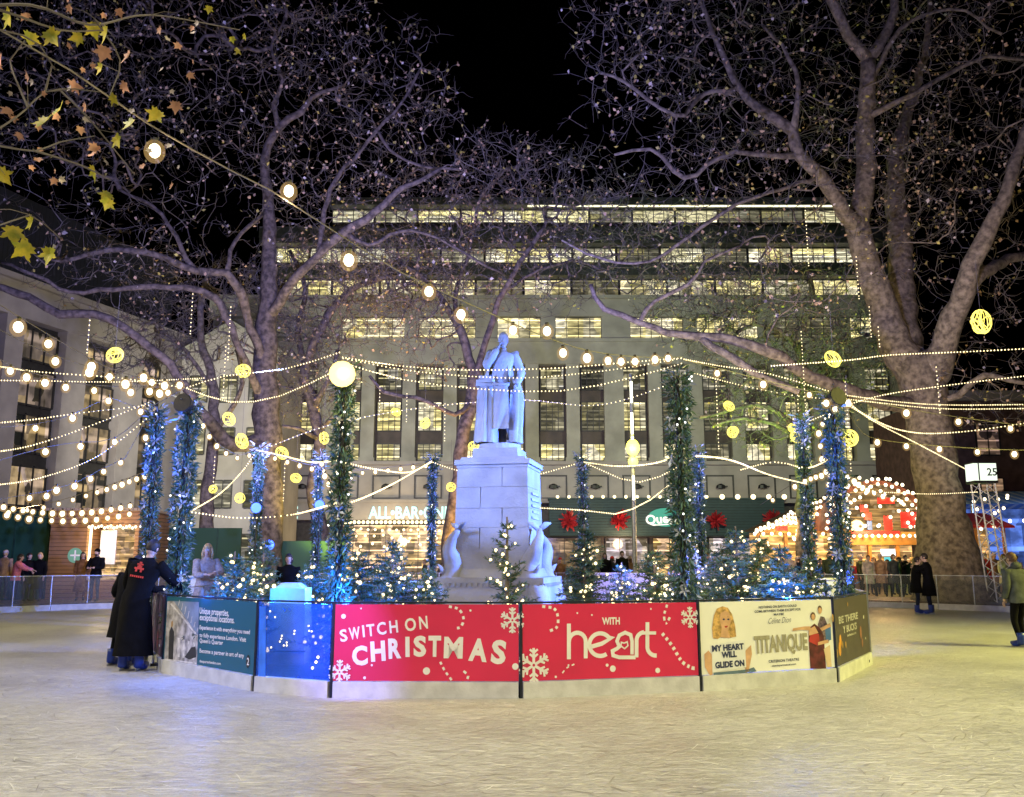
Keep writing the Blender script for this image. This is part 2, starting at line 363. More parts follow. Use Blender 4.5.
# ------------------------------------------------------------------ office building across the square
D = 75.0
def ZZ(py, Y=D, px=512): return P(px, py, Y).z
def XX(px, Y=D): return P(px, 420, Y).x
def window_proto(w, h, cols, rows, framem, panem, fr=.08, name='window'):
    f = MB(); y0, y1 = -.08, .06
    for i in range(cols+1):
        x = -w/2+w*i/cols; t = fr if i in (0, cols) else fr*.7
        f.bb(x-t/2, x+t/2, y0, y1, 0, h)
    for j in range(rows+1):
        z = h*j/rows; t = fr if j in (0, rows) else fr*.6
        for i in range(cols):
            f.bb(-w/2+w*i/cols+fr/2, -w/2+w*(i+1)/cols-fr/2, y0+.004, y1-.004, z-t/2, z+t/2)
    fo = f.build(name, framem)
    p = MB(); p.bb(-w/2+.02, w/2-.02, .0, .03, .02, h-.02); p.build('pane', panem, fo)
    return fo
WARMW = lit_window('warm_office_glow', (1, .84, .32), 1.3, .35, 1.0, sx=.9, sz=.6)
DIMW = lit_window('dim_office_glow', (.9, .78, .36), .8, .08, .9, sx=1.3, sz=.9)
TOPW = lit_window('top_office_glow', (1, .88, .36), 1.25, .40, 1.1, sx=.35, sz=.5, strips=3.5)
bd = empty('office_building', (0, D, 0)); tag(bd, 'long pale stone office block with lit windows and set-back top floors behind the statue', 'building')
def part(mb, name, m, **k): return mb.build(name, m, bd, **k)
x0, x1 = XX(205), XX(912)
z = {k: ZZ(k) for k in (560, 540, 520, 505, 503, 473, 470, 462, 365, 343, 317, 297, 392, 400, 432, 443)}
w = MB(); w.bb(x0, x1, .6, 18, z[503], z[297]); part(w, 'wall', STONE)
w = MB()                                            # recessed brown infill between the piers
w.bb(x0, x1, .35, .6, z[462], z[365]); part(w, 'spandrel_panel', SPANDREL)
pc = [245+41*k for k in range(17)]
for k, px in enumerate(pc):
    ww = 1.65 if px in (327, 614) or k in (9,) else 1.12
    p = MB(); x = XX(px); p.bb(x-ww/2, x+ww/2, -.35, .35, z[462], z[365]+.02); p.bb(x-ww/2-.1, x+ww/2+.1, -.42, .30, z[462]+.002, z[462]+.35); p.build('pier', STONE, bd)
w = MB(); w.bb(x0-.1, x1+.1, -.45, .6, z[365], z[343]); w.bb(x0-.2, x1+.2, -.62, .5, z[343]-.02, z[343]+.28); w.bb(x0-.15, x1+.15, -.55, .5, z[365]+.05, z[365]+.3)
w.bb(x0-.1, x1+.1, -.30, .6, z[317], z[297]); w.bb(x0-.25, x1+.25, -.6, .6, z[297]-.3, z[297]+.02); part(w, 'stone_band', STONE)
w = MB(); w.bb(x0-.1, x1+.1, -.30, .6, z[503], z[462]-.02); w.bb(x0-.25, x1+.25, -.75, .58, z[462]-.30, z[462]+.0); w.bb(x0-.2, x1+.2, -.55, .56, z[503]-.02, z[503]+.25); part(w, 'cornice', STONE2)
# square panels with dark edging above the shops
for k in range(16):
    px = pc[k]+20.5; x = XX(px); h = z[473]-z[503]-.55
    if 600 < px < 625: continue
    p = MB(); zz0 = z[503]+.35
    for a in (-1, 1): p.bb(x+a*1.1-.06, x+a*1.1+.06, -.40, -.30, zz0, zz0+h)
    p.bb(x-1.04, x+1.04, -.40, -.30, zz0+h-.12, zz0+h); p.bb(x-1.04, x+1.04, -.40, -.30, zz0, zz0+.08)
    po = p.build('wall_panel', DFRAME, bd)
    q = MB(); q.lathe([(.05, 0), (.30, .05), (.26, .30), (.08, .42)], (0, 0, 0), 8, sx=1.3, sy=.7); q.box((.35, 0, .2), (.4, .12, .1)); q.build('flood_light', BLACK, po, loc=(x, -.62, zz0+h*.4))
# three storeys of windows between the piers
protos = [window_proto(2.05, z[a]-z[b_], 2, r, DFRAME, m) for (a, b_, r, m) in ((367, 392, 2, DIMW), (402, 432, 3, WARMW), (443, 461, 1, WARMW)) if True] if False else []
spec = ((368, 390, 2, DIMW), (402, 431, 3, WARMW), (444, 461, 1, WARMW))
PROT = []
for a, b_, r, m in spec:
    PROT.append((window_proto(2.0, ZZ(a)-ZZ(b_), 4, r, DFRAME, m), ZZ(b_)))
for k in range(16):
    x = (XX(pc[k])+XX(pc[k+1]))/2
    for j, (pr, zb) in enumerate(PROT):
        o = pr if k == 0 else copy_tree(pr)
        o.parent = bd; o.location = (x, .28, zb+.04)
# wide windows of the floor above
wr = None
for a, b_ in ((339, 403), (417, 475), (497, 541), (556, 603), (632, 686), (700, 762), (778, 842), (856, 900)):
    wd = XX(b_)-XX(a); n = max(3, round(wd/1.0))
    o = window_proto(wd, z[317]-z[343]-.34, n, 2, DFRAME, WARMW); o.parent = bd; o.location = ((XX(a)+XX(b_))/2, .02, z[343]+.30)
for a, b_ in ((327, 339), (403, 417), (475, 497), (541, 556), (603, 632), (686, 700), (762, 778), (842, 856)):
    p = MB(); p.bb(XX(a), XX(b_), -.2, .5, z[343]+.28, z[317]); p.build('pier', STONE, bd)
# set-back floors with glowing window bands and dark terraces
def setback(Y, ya, yb, yt, xa, xb, name, wm):
    dy = Y-D; za, zb, zt = ZZ(ya, Y), ZZ(yb, Y), ZZ(yt, Y); X0, X1 = P(xa, 250, Y).x, P(xb, 250, Y).x
    w = MB(); w.bb(X0, X1, dy+.5, dy+9, za-3.2, zt); part(w, name+'_wall' if False else 'wall', DFRAME)
    w = MB(); w.bb(X0-.3, X1+.3, dy-1.0, dy+.4, zb+.05, zb+.50); w.bb(X0-.3, X1+.3, dy-1.15, dy-1.05, zb+.5, zt+.1); part(w, 'roof_edge', pbr('dark_cladding', (.05, .055, .05), .5, var=.3))
    n = max(2, round((X1-X0)/4.2)); ww = (X1-X0)/n
    pr = window_proto(ww-.12, zb-za, 4, 1, DFRAME, wm, fr=.1)
    for k in range(n):
        o = pr if k == 0 else copy_tree(pr)
        o.parent = bd; o.location = (X0+ww*(k+.5), dy+.35, za)
    if name != 'top': return
    l = MB(); l.bb(X0+(X1-X0)*.38, X1, dy-.9, dy-.8, zb-.12, zb+.02); part(l, 'strip_light', glow('strip_glow', (1, .95, .6), 2.2))
setback(77.5, 298, 279, 268, 285, 905, 'low', WARMW)
setback(80.0, 262, 247, 232, 265, 880, 'mid', TOPW)
setback(82.5, 222, 209, 203, 330, 850, 'top', TOPW)
# shop fronts on the ground floor
w = MB(); w.bb(x0, x1, .55, .9, 0, z[503]); part(w, 'shop_wall', pbr('shop_front_dark', (.05, .045, .04), .6, var=.3))
SHOPG = lit_window('shop_glow', (1, .62, .22), 1.3, .15, 1.2, sx=1.1, sz=1.0)
SHOPW = lit_window('pale_shop_glow', (1, .80, .5), .9, .1, 1.1, sx=1.3, sz=.9)
for a, b_, m, yt in ((214, 300, SHOPW, 522), (340, 452, SHOPG, 524), (545, 600, SHOPG, 537), (604, 645, SHOPW, 537), (650, 700, SHOPG, 537), (705, 775, SHOPW, 537), (780, 900, SHOPG, 525)):
    wd = XX(b_)-XX(a); o = window_proto(wd, ZZ(yt)-.1, max(3, int(wd/1.3)), 2, DFRAME, m, name='shop_window'); o.parent = bd; o.location = ((XX(a)+XX(b_))/2, .45, .05)
w = MB(); w.bb(XX(213), XX(455), -.45, .5, z[520]+.0, z[503]-.03); part(w, 'fascia', STONE2)
w = MB(); w.bb(XX(548), XX(775), -1.3, -.1, ZZ(535), ZZ(501)); w.bb(XX(547), XX(776), -1.36, -.1, ZZ(536.5), ZZ(535)-.01); w.bb(XX(547), XX(776), -1.4, -.05, ZZ(501)+.002, ZZ(499)); 
part(w, 'shop_canopy', stripes('teal_slats', (.022, .055, .06), (.006, .015, .018), 1.4, 'Z'))
SIGN = glow('white_sign_glow', (.62, 1, .90), 1.5)
for pa, pb_ in ((372, 452), (223, 303)):
    s = MB(); s.text('ALL•BAR•ONE', 0, 0, .95, y=0, width=XX(pb_)-XX(pa), off=.03); s.build('sign_letters', SIGN, bd, loc=(XX(pa), -.50, ZZ(518.5)))
g = MB(); pr = [(math.cos(a)*1.45, math.sin(a)*.75+.15) for a in np.linspace(0, 2*math.pi, 25)[:-1]]; g.flat(pr, 0); g.text('Queens', 0, -.28, .72, y=-.03, off=.03, mi=1, align='C', rot=.08); g.ribbon([(-1.0, -.48), (0, -.42), (1.0, -.30)], .08, -.031, mi=1)
g.build('round_sign', [glow('green_sign_glow', (.02, .42, .28), .9), glow('sign_text_glow', (1, .95, .8), 1.4)], bd, loc=(XX(660), -1.42, ZZ(520)))
# red berry wreaths and small lamps along the canopy
RED = pbr('red_foil', (.50, .03, .04), .4, var=.4, scale=6)
for i, px in enumerate((567, 615, 708, 762)):
    m = MB(); r2 = random.Random(i)
    for k in range(70):
        a = r2.uniform(0, 6.28); e = r2.uniform(-1, 1); d = Vector((math.cos(a)*math.cos(e), -abs(math.sin(e))*.6, math.sin(a)*math.cos(e))); q = Vector(d)*r2.uniform(.5, 1.0)
        s_ = d.orthogonal().normalized()*.14; m.quad(q*.15-s_, q*.15+s_, q+s_*.5, q-s_*.5)
    o = m.build('wreath', [RED], None); o.location = (XX(px), D-1.62, ZZ(521)); tag(o, 'spiky red foil wreath hanging on the teal shop canopy', 'wreath', 'red wreaths on the shop canopy')
lb = MB(); lb.ball((0, 0, 0), .13, 8, 6); lbo = lb.build('canopy_lamp', BULBW, bd); lbo.location = (XX(556), -1.45, ZZ(498))
for px in list(range(567, 700, 11))+list(range(700, 790, 15)):
    o = lbo.copy(); COL.objects.link(o); o.location = (XX(px), -1.45, ZZ(498)); o.scale = (1.6,)*3 if px > 700 else (1,)*3
for row, (ya, n) in enumerate(((522.5, 24), (530, 15), (537, 12), (544, 9))):
    for k in range(n):
        o = lbo.copy(); COL.objects.link(o); o.location = (XX(348+104*(k+.5)/n), -.62+.02*row, ZZ(ya+rnd.uniform(-1, 1)*row)); o.scale = ((1.1, .8, .8, .9)[row],)*3

# ------------------------------------------------------------------ apartment block down the left side
ang = math.atan2(1, .32); dirv = Vector((math.cos(ang), math.sin(ang), 0)); base = Vector((-26.0, 70, 0))
def wall_t(px):                                      # distance along the wall where the view line of px meets it
    u = P(px, 450, 1).x; Yv = (-26-.32*70)/(u-.32); return (Yv-70)/dirv.y
t_org = wall_t(-75); org = base+dirv*t_org
lbld = empty('apartment_building', (org.x, org.y, 0), ang); tag(lbld, 'grey stone apartment block with tall dark window strips along the left side of the square', 'building')
def T(px): return wall_t(px)-t_org
Lw = T(196); HL = 18.9
w = MB(); w.bb(0, Lw, .8, 14, 0, HL-.3); w.build('wall', pbr('apartment_infill', (.035, .033, .03), .5, var=.2), lbld)
for a, b_ in ((-75, -38), (-6, 13), (57, 80), (116, 138), (162, 176), (190, 196)):
    p = MB(); p.bb(T(a), T(b_), 0, .85, 0, HL-2.2); p.build('pier', pbr('apartment_stone', (.40, .355, .315), .85, var=.15, scale=.7, bump=.2, bscale=7), lbld)
w = MB(); w.bb(-.2, Lw+.1, -.05, .9, HL-2.2, HL); w.bb(-.4, Lw+.3, -.35, .9, HL-.02, HL+.35); w.build('parapet', _mc['apartment_stone'], lbld)
w = MB(); w.bb(.5, Lw-.3, 3, 13, HL-.2, HL+7); w.build('roof_storey', stripes('ribbed_zinc', (.022, .024, .034), (.006, .006, .008), .9, 'X'), lbld)
CURT = lit_window('curtain_glow', (.9, .62, .28), .55, .0, 1.0, sx=1.1, sz=.5, strips=.5)
for a, b_ in ((-38, -6), (13, 57), (80, 116), (138, 162), (176, 190)):
    wd = T(b_)-T(a)
    for j, (zb, hh) in enumerate(((1.0, 2.6), (5.0, 2.5), (8.4, 2.4), (11.4, 2.3), (14.3, 2.0))):
        o = window_proto(wd-.3, hh, 3 if wd > 3 else 2, 1, DFRAME, CURT, fr=.14); o.parent = lbld; o.location = ((T(a)+T(b_))/2, .62, zb)
# ------------------------------------------------------------------ dark brick block beyond the big tree
rb = empty('brick_building', (44, 62, 0)); tag(rb, 'dark brown brick block half hidden behind the big plane tree on the right', 'building')
w = MB(); w.bb(-14, 22, 0, 12, 0, 13); w.build('wall', pbr('dark_brick', (.11, .06, .05), .85, var=.3, scale=2), rb)
w = MB(); w.bb(-14.2, 22.2, -.3, .4, 12.6, 13.3); w.build('parapet', STONE2, rb)
pr = window_proto(1.6, 2.2, 2, 2, DFRAME, lit_window('brick_block_glow', (1, .6, .3), .35, 0, .8))
for k in range(7):
    for j in range(3):
        o = pr if k == j == 0 else copy_tree(pr); o.parent = rb; o.location = (-11+4*k, -.05, 1.2+j*3.8)
# a far facade behind the left trees, with pale gable
gb = empty('gabled_building', (P(228, 400, 66).x, 66, 0)); tag(gb, 'narrow blue-lit stone building with pitched gable left of the office block', 'building')
hw = 3.6
w = MB(); w.bb(-hw, hw, 0, 8, 0, 17); w.add([(-hw, 0, 17), (hw, 0, 17), (0, 0, 19.2), (-hw, 8, 17), (hw, 8, 17), (0, 8, 19.2)], [(0, 1, 2), (5, 4, 3), (0, 2, 5, 3), (1, 4, 5, 2)]); w.build('wall', STONE2, gb)
w = MB(); w.tube([(-hw-.3, -.15, 16.9), (0, -.15, 19.3), (hw+.3, -.15, 16.9)], .22, 4); w.build('gable_trim', STONE, gb)
pr = window_proto(1.3, 2.0, 2, 2, DFRAME, DIMW)
for k in range(3):
    for j in range(4):
        o = pr if k == j == 0 else copy_tree(pr); o.parent = gb; o.location = (-2.2+2.2*k, -.05, 1.5+j*3.9)
# ------------------------------------------------------------------ trees
def prisms(p0, p1, r0, r1, n):
    """separate n-gon prisms for many edges at once -> (verts, faces)"""
    d = p1-p0; L = np.linalg.norm(d, axis=1, keepdims=True); d = d/np.maximum(L, 1e-6)
    ref = np.where(np.abs(d[:, 2:3]) < .9, np.array([[0, 0, 1.]]), np.array([[1., 0, 0]]))
    u = np.cross(d, ref); u /= np.linalg.norm(u, axis=1, keepdims=True); w = np.cross(d, u)
    E = len(p0); V = np.zeros((E, 2*n, 3))
    for k in range(n):
        a = 2*math.pi*k/n; o = u*math.cos(a)+w*math.sin(a)
        V[:, k] = p0+o*r0[:, None]; V[:, n+k] = p1+o*r1[:, None]
    base = (np.arange(E)*2*n)[:, None, None]
    F = np.array([[k, (k+1) % n, n+(k+1) % n, n+k] for k in range(n)])[None]+base
    return V.reshape(-1, 3), F.reshape(-1, 4)
def quads_mesh(name, V, F, mats, mi=None, parent=None, smooth=False):
    me = bpy.data.meshes.new(name); V = np.asarray(V, 'f'); F = np.asarray(F, 'i')
    me.vertices.add(len(V)); me.vertices.foreach_set('co', V.ravel())
    me.loops.add(F.size); me.loops.foreach_set('vertex_index', F.ravel())
    me.polygons.add(len(F)); me.polygons.foreach_set('loop_start', np.arange(len(F), dtype='i')*F.shape[1])
    if not isinstance(mats, (list, tuple)): mats = [mats]
    for m in mats: me.materials.append(m)
    if mi is not None: me.polygons.foreach_set('material_index', np.asarray(mi, 'i'))
    if smooth: me.polygons.foreach_set('use_smooth', [True]*len(F))
    me.update(calc_edges=True); me.validate()
    return link(name, me, parent)
def tree(label, Y0, limbs, crowns, ntarget, seed, nleaf=1500, rtwig=.0085, twigm=None, leafmats=None, leafw=(.6, .2, .2), cat='tree', group=None, leafsize=(.045, .095), wig=.10, tmax=4.5, root=None, twigs=2, dense=.42, bark=None):
    bark = bark or BARK
    rs = np.random.RandomState(seed); rr = random.Random(seed)
    pos, par, rad, skel, dirs = [], [], [], [], []
    trunk = MB()
    for li, limb in enumerate(limbs):
        pts = []
        for q in limb:
            px, py, wpx = q[:3]; Y = Y0+(q[3] if len(q) > 3 else 0)
            v = P(px, py, Y); r = wpx/2*Y/FOC/(_c)
            if li == 0 and q is limb[0]: v.z = -.1
            pts.append((*v, r))
        sm = smooth_path(pts, .45)
        ring = []; prev = None
        if li:                                      # join to the nearest node of the earlier limbs
            k = min(range(len(pos)), key=lambda i: np.linalg.norm(pos[i]-sm[0][:3])); prev = k
            sm[0][:3] = pos[k]
        for i, s in enumerate(sm):
            p = s[:3].copy(); r = max(s[3], .012)
            if 0 < i: p += rs.normal(0, 1, 3)*min(.045, wig*.5*r+.02)
            pos.append(p); par.append(prev if prev is not None else -1); rad.append(r); skel.append(True)
            d = p-pos[prev] if prev is not None else np.array([0, 0, 1.]); dirs.append(d/(np.linalg.norm(d)+1e-9)); prev = len(pos)-1
            ring.append((p, r))
        rd = [r*(1+rs.normal(0, .035)) for _, r in ring]
        if li: rd[0] = min(rad[par[len(pos)-len(sm)]]*.8, rd[min(1, len(rd)-1)]*1.35)
        trunk.tube([p for p, _ in ring], rd, 14 if rd[0] > .2 else 8)
    nsk = len(pos)
    # targets in the crown volume
    T_ = []; wts = np.array([c[3]*c[4] for c in crowns], float); wts /= wts.sum()
    for ci in rs.choice(len(crowns), ntarget, p=wts):
        cx, cy, dY, rx, ry = crowns[ci][:5]
        while True:
            q = rs.uniform(-1, 1, 3)
            if (q**2).sum() < 1: break
        Y = Y0+dY+q[1]*rx*Y0/FOC*.75
        T_.append(P(cx+q[0]*rx, cy+q[2]*ry, Y0)+Vector((0, Y-Y0, 0)))
    T_ = np.array(T_); A = np.array(pos)
    d0 = np.array([np.min(((A-t)**2).sum(1)) for t in T_])**.5
    order = np.argsort(d0+rs.uniform(0, .8, len(d0)))
    tips = []; kd = None; built = 0
    for n_, ti in enumerate(order):
        t = T_[ti]
        if t[2] < 2.5: continue
        if kd is None or len(pos)-built > 220:
            kd = KDTree(len(pos)); [kd.insert(p, i) for i, p in enumerate(pos)]; kd.balance(); built = len(pos)
        _, k, dist = kd.find(t)
        if len(pos) > built:
            B = np.array(pos[built:]); dd = ((B-t)**2).sum(1); j = int(dd.argmin())
            if dd[j]**.5 < dist: k = built+j; dist = dd[j]**.5
        if dist > tmax or dist < .18: continue
        p0 = pos[k]; m = max(2, int(dist/.38)); c1 = p0+dirs[k]*dist*.42+rs.normal(0, .06, 3)*dist; prev = k
        for s in range(1, m+1):
            u = s/m; p = (1-u)**2*p0+2*u*(1-u)*c1+u*u*t
            if s < m: p = p+rs.normal(0, .035, 3)*min(1.5, dist)
            d = p-pos[prev]; pos.append(p); par.append(prev); rad.append(0); skel.append(False); dirs.append(d/(np.linalg.norm(d)+1e-9)); prev = len(pos)-1
        tips.append(prev)
    N_ = len(pos); cnt = np.zeros(N_)
    for i in range(N_-1, -1, -1):
        cnt[i] = max(cnt[i], 1)
        if par[i] >= 0 and not skel[i]: cnt[par[i]] = cnt[par[i]]+cnt[i]
    A = np.array(pos); pa = np.array(par)
    rg = np.minimum(rtwig*cnt**dense, .12)
    idx = np.array([i for i in range(nsk, N_)], int)
    pr = np.where(pa[idx] < nsk, rg[idx]*1.1, rg[np.maximum(pa[idx], 0)])
    V, F, MI = [], [], []; off = 0
    big = rg[idx] > .024
    for msk, n in ((big, 6), (~big, 3)):
        ii = idx[msk]
        if len(ii) == 0: continue
        v, f = prisms(A[pa[ii]], A[ii], np.minimum(pr[msk], rg[ii]*1.5), rg[ii], n); V.append(v); F.append(f+off); off += len(v); MI.append(np.full(len(f), 1 if n == 6 else 0))
    # short side twigs
    base = idx[rs.randint(0, len(idx), len(idx)*twigs)]; L = rs.uniform(.15, .6, (len(base), 1)); dv = np.array(dirs)[base]+rs.normal(0, .8, (len(base), 3)); dv /= np.linalg.norm(dv, axis=1, keepdims=True)
    q0 = A[base]; q1 = q0+dv*L*.6+rs.normal(0, .03, (len(base), 3)); dv2 = dv+rs.normal(0, .4, dv.shape); dv2[:, 2] += .2; q2 = q1+dv2/np.linalg.norm(dv2, axis=1, keepdims=True)*L*.5
    rt = np.full(len(base), rtwig*.8)
    for a, c, s0, s1 in ((q0, q1, 1, .8), (q1, q2, .8, .45)):
        v, f = prisms(a, c, rt*s0, rt*s1, 3); V.append(v); F.append(f+off); off += len(v); MI.append(np.zeros(len(f)))
    rootp = P(limbs[0][0][0], limbs[0][0][1], Y0+(limbs[0][0][3] if len(limbs[0][0]) > 3 else 0)); rootp.z = 0
    e = empty(root or 'plane_tree', rootp); tag(e, label, cat, group)
    to = trunk.build('trunk', bark, e, smooth=True); to.location = -rootp
    if V:
        co = quads_mesh('crown', np.vstack(V), np.vstack(F), [twigm or TWIG, bark], np.concatenate(MI), e); co.location = -rootp
    if nleaf:
        ends = np.vstack([q2, A[idx]]); k = rs.randint(0, len(ends), nleaf); c = ends[k]+rs.normal(0, .04, (nleaf, 3))
        a = rs.normal(0, 1, (nleaf, 3)); a /= np.linalg.norm(a, axis=1, keepdims=True); b2 = np.cross(a, rs.normal(0, 1, (nleaf, 3))); b2 /= np.linalg.norm(b2, axis=1, keepdims=True)
        s = rs.uniform(*leafsize, (nleaf, 1)); curl = np.cross(a, b2)*s*.3
        VV = np.stack([c-a*s, c-b2*s*.8+curl, c+a*s*1.1, c+b2*s*.8+curl], 1).reshape(-1, 3); FF = np.arange(nleaf*4).reshape(-1, 4)
        lo = quads_mesh('leaves', VV, FF, leafmats or [LEAFA, LEAFB, LEAFC], rs.choice(3, nleaf, p=leafw), e); lo.location = -rootp
    return e
tree('massive old plane tree with peeling bark and pale forked limbs beside the right-hand stalls', 33.5, [
    [(951, 577, 80), (948, 560, 60), (943, 525, 50), (937, 480, 43), (930, 430, 41), (922, 385, 44), (912, 360, 42, 0)],
    [(903, 370, 36), (885, 310, 30), (866, 262, 26, -.5), (857, 225, 24, -1), (866, 180, 20, -1), (866, 120, 18, -1), (869, 60, 16, -1.5)],
    [(869, 60, 13, -1.5), (848, 35, 11, -2), (832, 0, 10, -2.5), (815, -50, 7, -3)], [(869, 60, 13, -1.5), (888, 30, 10, -1.5), (896, 0, 9, -1.5), (905, -50, 6, -1)],
    [(908, 365, 34), (902, 300, 28, 1), (899, 240, 23, 1.5), (896, 190, 20, 2), (897, 150, 15, 2.5), (912, 100, 10, 3), (925, 55, 7, 3), (930, 0, 5, 3)],
    [(930, 385, 34), (945, 345, 26, -1), (958, 305, 22, -2), (972, 265, 19, -3), (988, 230, 16, -3.5), (1003, 200, 14, -4), (1015, 160, 12, -4), (1030, 120, 10, -4), (1040, 60, 7, -4)],
    [(968, 285, 14, -2.5), (990, 268, 12, -2), (1015, 258, 10, -1), (1045, 250, 8, 0)],
    [(857, 228, 19, -1), (838, 200, 15, -2), (820, 175, 14, -3), (800, 155, 13, -3.5), (792, 132, 13, -3.5), (778, 120, 11, -3.5), (760, 108, 10, -3.5), (738, 88, 8, -3), (722, 55, 6, -3), (708, 20, 5, -3), (690, -20, 4, -3)],
    [(792, 135, 7, -3.5), (797, 100, 6, -4), (795, 72, 5, -4), (782, 45, 4, -4), (762, 25, 3, -4)],
    [(742, 95, 7, -3), (705, 92, 5, -3), (685, 115, 5, -3.5), (660, 108, 4, -4), (625, 82, 4, -4), (600, 72, 3, -4)],
    [(800, 158, 7, -3.5), (765, 155, 6, -3.5), (735, 153, 5, -4), (708, 165, 5, -4), (685, 178, 5, -4), (650, 148, 4, -4), (615, 155, 3, -4)],
    [(916, 408, 19), (885, 402, 15, -1), (850, 392, 13, -2), (810, 375, 12, -3), (770, 352, 11, -4), (720, 338, 10, -4), (680, 336, 8, -4), (640, 322, 6, -4), (605, 308, 6, -4), (590, 285, 4, -4)],
    [(700, 340, 8, -4), (735, 360, 9, -4.5), (765, 378, 8, -4.5), (800, 392, 7, -5)],
    [(640, 322, 6, -4), (655, 300, 4, -4), (690, 285, 4, -4.5), (705, 262, 3, -4.5), (740, 245, 3, -4.5)],
    [(880, 115, 6, -1.3), (900, 100, 6, -2), (925, 88, 5, -2), (950, 72, 5, -2), (985, 58, 4, -2), (1024, 60, 4, -2)],
    [(869, 85, 6, -1.3), (900, 30, 5, -2), (935, 12, 4, -2), (965, 12, 3, -2), (1000, 35, 3, -2)],
    [(820, 176, 5, -3), (780, 190, 4, -3.5), (735, 205, 4, -4), (690, 235, 4, -4), (650, 262, 3, -4), (600, 258, 3, -4), (560, 240, 2, -4)],
    [(935, 400, 9, 0), (960, 395, 7, -1), (985, 375, 6, -2), (1024, 385, 4, -3)]],
    [(800, 40, -1, 240, 110), (950, 90, 0, 130, 150), (680, 120, -3, 125, 75), (820, 170, -1, 170, 90), (640, 60, -3, 85, 60), (740, 230, -3, 170, 50), (960, 240, 0, 100, 120), (850, -60, 0, 260, 90), (740, 310, -4, 110, 40), (980, 400, -1, 60, 45)],
    4100, 3, nleaf=4000, twigs=1)
tree('tall plane tree with a straight dark trunk left of the statue', 37.5, [
    [(268, 572, 34), (268, 540, 27), (268, 500, 27), (267, 440, 27), (266, 390, 25), (265, 340, 22), (268, 290, 18), (270, 240, 14), (268, 200, 11), (265, 160, 9), (278, 128, 8), (300, 112, 7), (312, 98, 5), (345, 85, 3)],
    [(270, 320, 11), (290, 285, 10, -1), (318, 255, 9, -2), (345, 232, 10, -2.5), (375, 212, 8, -3), (400, 190, 6, -3), (440, 170, 4, -3)],
    [(280, 128, 6), (274, 105, 5), (282, 80, 4), (270, 50, 3), (285, 20, 3)],
    [(266, 375, 10), (248, 320, 9, -1), (240, 290, 10, -2), (226, 273, 9, -2.5), (195, 271, 8, -3), (165, 258, 7, -3.5), (135, 250, 6, -4), (100, 252, 5, -4), (60, 262, 4, -4)],
    [(190, 270, 6, -3), (182, 250, 5, -3), (170, 225, 4, -3), (150, 205, 4, -3), (120, 190, 3, -3)],
    [(262, 400, 9), (240, 350, 7, -2), (215, 298, 8, -3), (185, 288, 7, -3.5), (140, 287, 6, -4), (100, 290, 5, -4), (70, 292, 4, -4), (35, 275, 4, -5), (0, 262, 3, -5)],
    [(264, 440, 14), (235, 445, 14, -1), (215, 430, 12, -2), (200, 410, 10, -3), (170, 365, 9, -4), (150, 348, 9, -4.5), (125, 328, 8, -5), (95, 313, 9, -5), (60, 314, 9, -5), (30, 298, 8, -5), (-10, 285, 7, -5)],
    [(345, 232, 6, -2.5), (368, 245, 4, -2.5), (400, 232, 4, -2), (430, 235, 3, -2), (480, 262, 3, -1), (505, 275, 2, 0)],
    [(226, 273, 5, -2.5), (235, 240, 4, -2), (262, 215, 4, -1)],
    [(318, 255, 6, -2), (330, 190, 5, -2), (362, 150, 4, -2), (378, 130, 4, -2), (400, 105, 3, -2), (420, 70, 3, -2)],
    [(378, 130, 4, -2), (390, 150, 3, -2), (420, 165, 3, -2), (460, 170, 3, -2)]],
    [(180, 60, 0, 190, 110), (330, 130, -1, 130, 105), (400, 120, -1, 70, 90), (430, 190, -1, 110, 65), (110, 190, -2, 160, 100), (60, 60, -1, 130, 110), (300, 30, 0, 90, 70), (170, -50, 0, 220, 80), (160, 300, -3, 110, 45), (330, 230, -1, 90, 60)],
    4400, 4, nleaf=4000, bark=BARK2, twigs=1)
tree('crooked plane tree lit orange from below just left of the statue', 39, [
    [(448, 575, 24), (452, 530, 17), (458, 490, 15), (460, 455, 14), (466, 420, 13), (474, 395, 13), (472, 370, 10), (462, 335, 9), (448, 310, 7), (432, 285, 5), (400, 262, 4)],
    [(474, 395, 9), (484, 350, 7), (500, 300, 6), (525, 255, 5, -1), (545, 225, 4, -1)], [(466, 345, 6), (455, 300, 5, 1), (470, 250, 4, 1), (480, 200, 3, 1), (505, 170, 2)],
    [(474, 400, 6), (455, 415, 5, -1), (425, 400, 4, -2), (385, 392, 4, -3), (370, 375, 3, -3)], [(505, 290, 4), (540, 270, 3), (580, 262, 3), (610, 275, 2)]],
    [(500, 205, 0, 110, 65), (440, 260, 0, 100, 65), (560, 190, 0, 80, 50), (430, 330, 0, 50, 55), (545, 270, 0, 70, 50), (620, 240, 0, 100, 55), (400, 300, 0, 70, 50)], 3000, 8, nleaf=1500, bark=BARK2, twigs=1, rtwig=.011)
tree('twisted yellow-lit plane tree beside the straight dark trunk', 39.5, [
    [(318, 575, 20), (320, 530, 15), (312, 490, 13), (320, 450, 12), (312, 400, 11), (305, 370, 10), (318, 335, 9), (335, 305, 8), (360, 285, 6), (395, 275, 4)],
    [(305, 368, 7), (298, 330, 6, 1), (305, 290, 5, 1), (290, 250, 4, 1)], [(314, 405, 6), (330, 378, 5, -1), (338, 350, 4, -1)], [(320, 440, 5), (300, 430, 4, -1), (282, 425, 3, -1.5)], [(318, 430, 5), (335, 415, 4, -1), (345, 405, 3, -1)]],
    [(330, 290, 0, 90, 60), (310, 370, 0, 55, 55), (400, 270, 0, 80, 40)], 1900, 9, nleaf=1000, bark=BARK2, rtwig=.011)
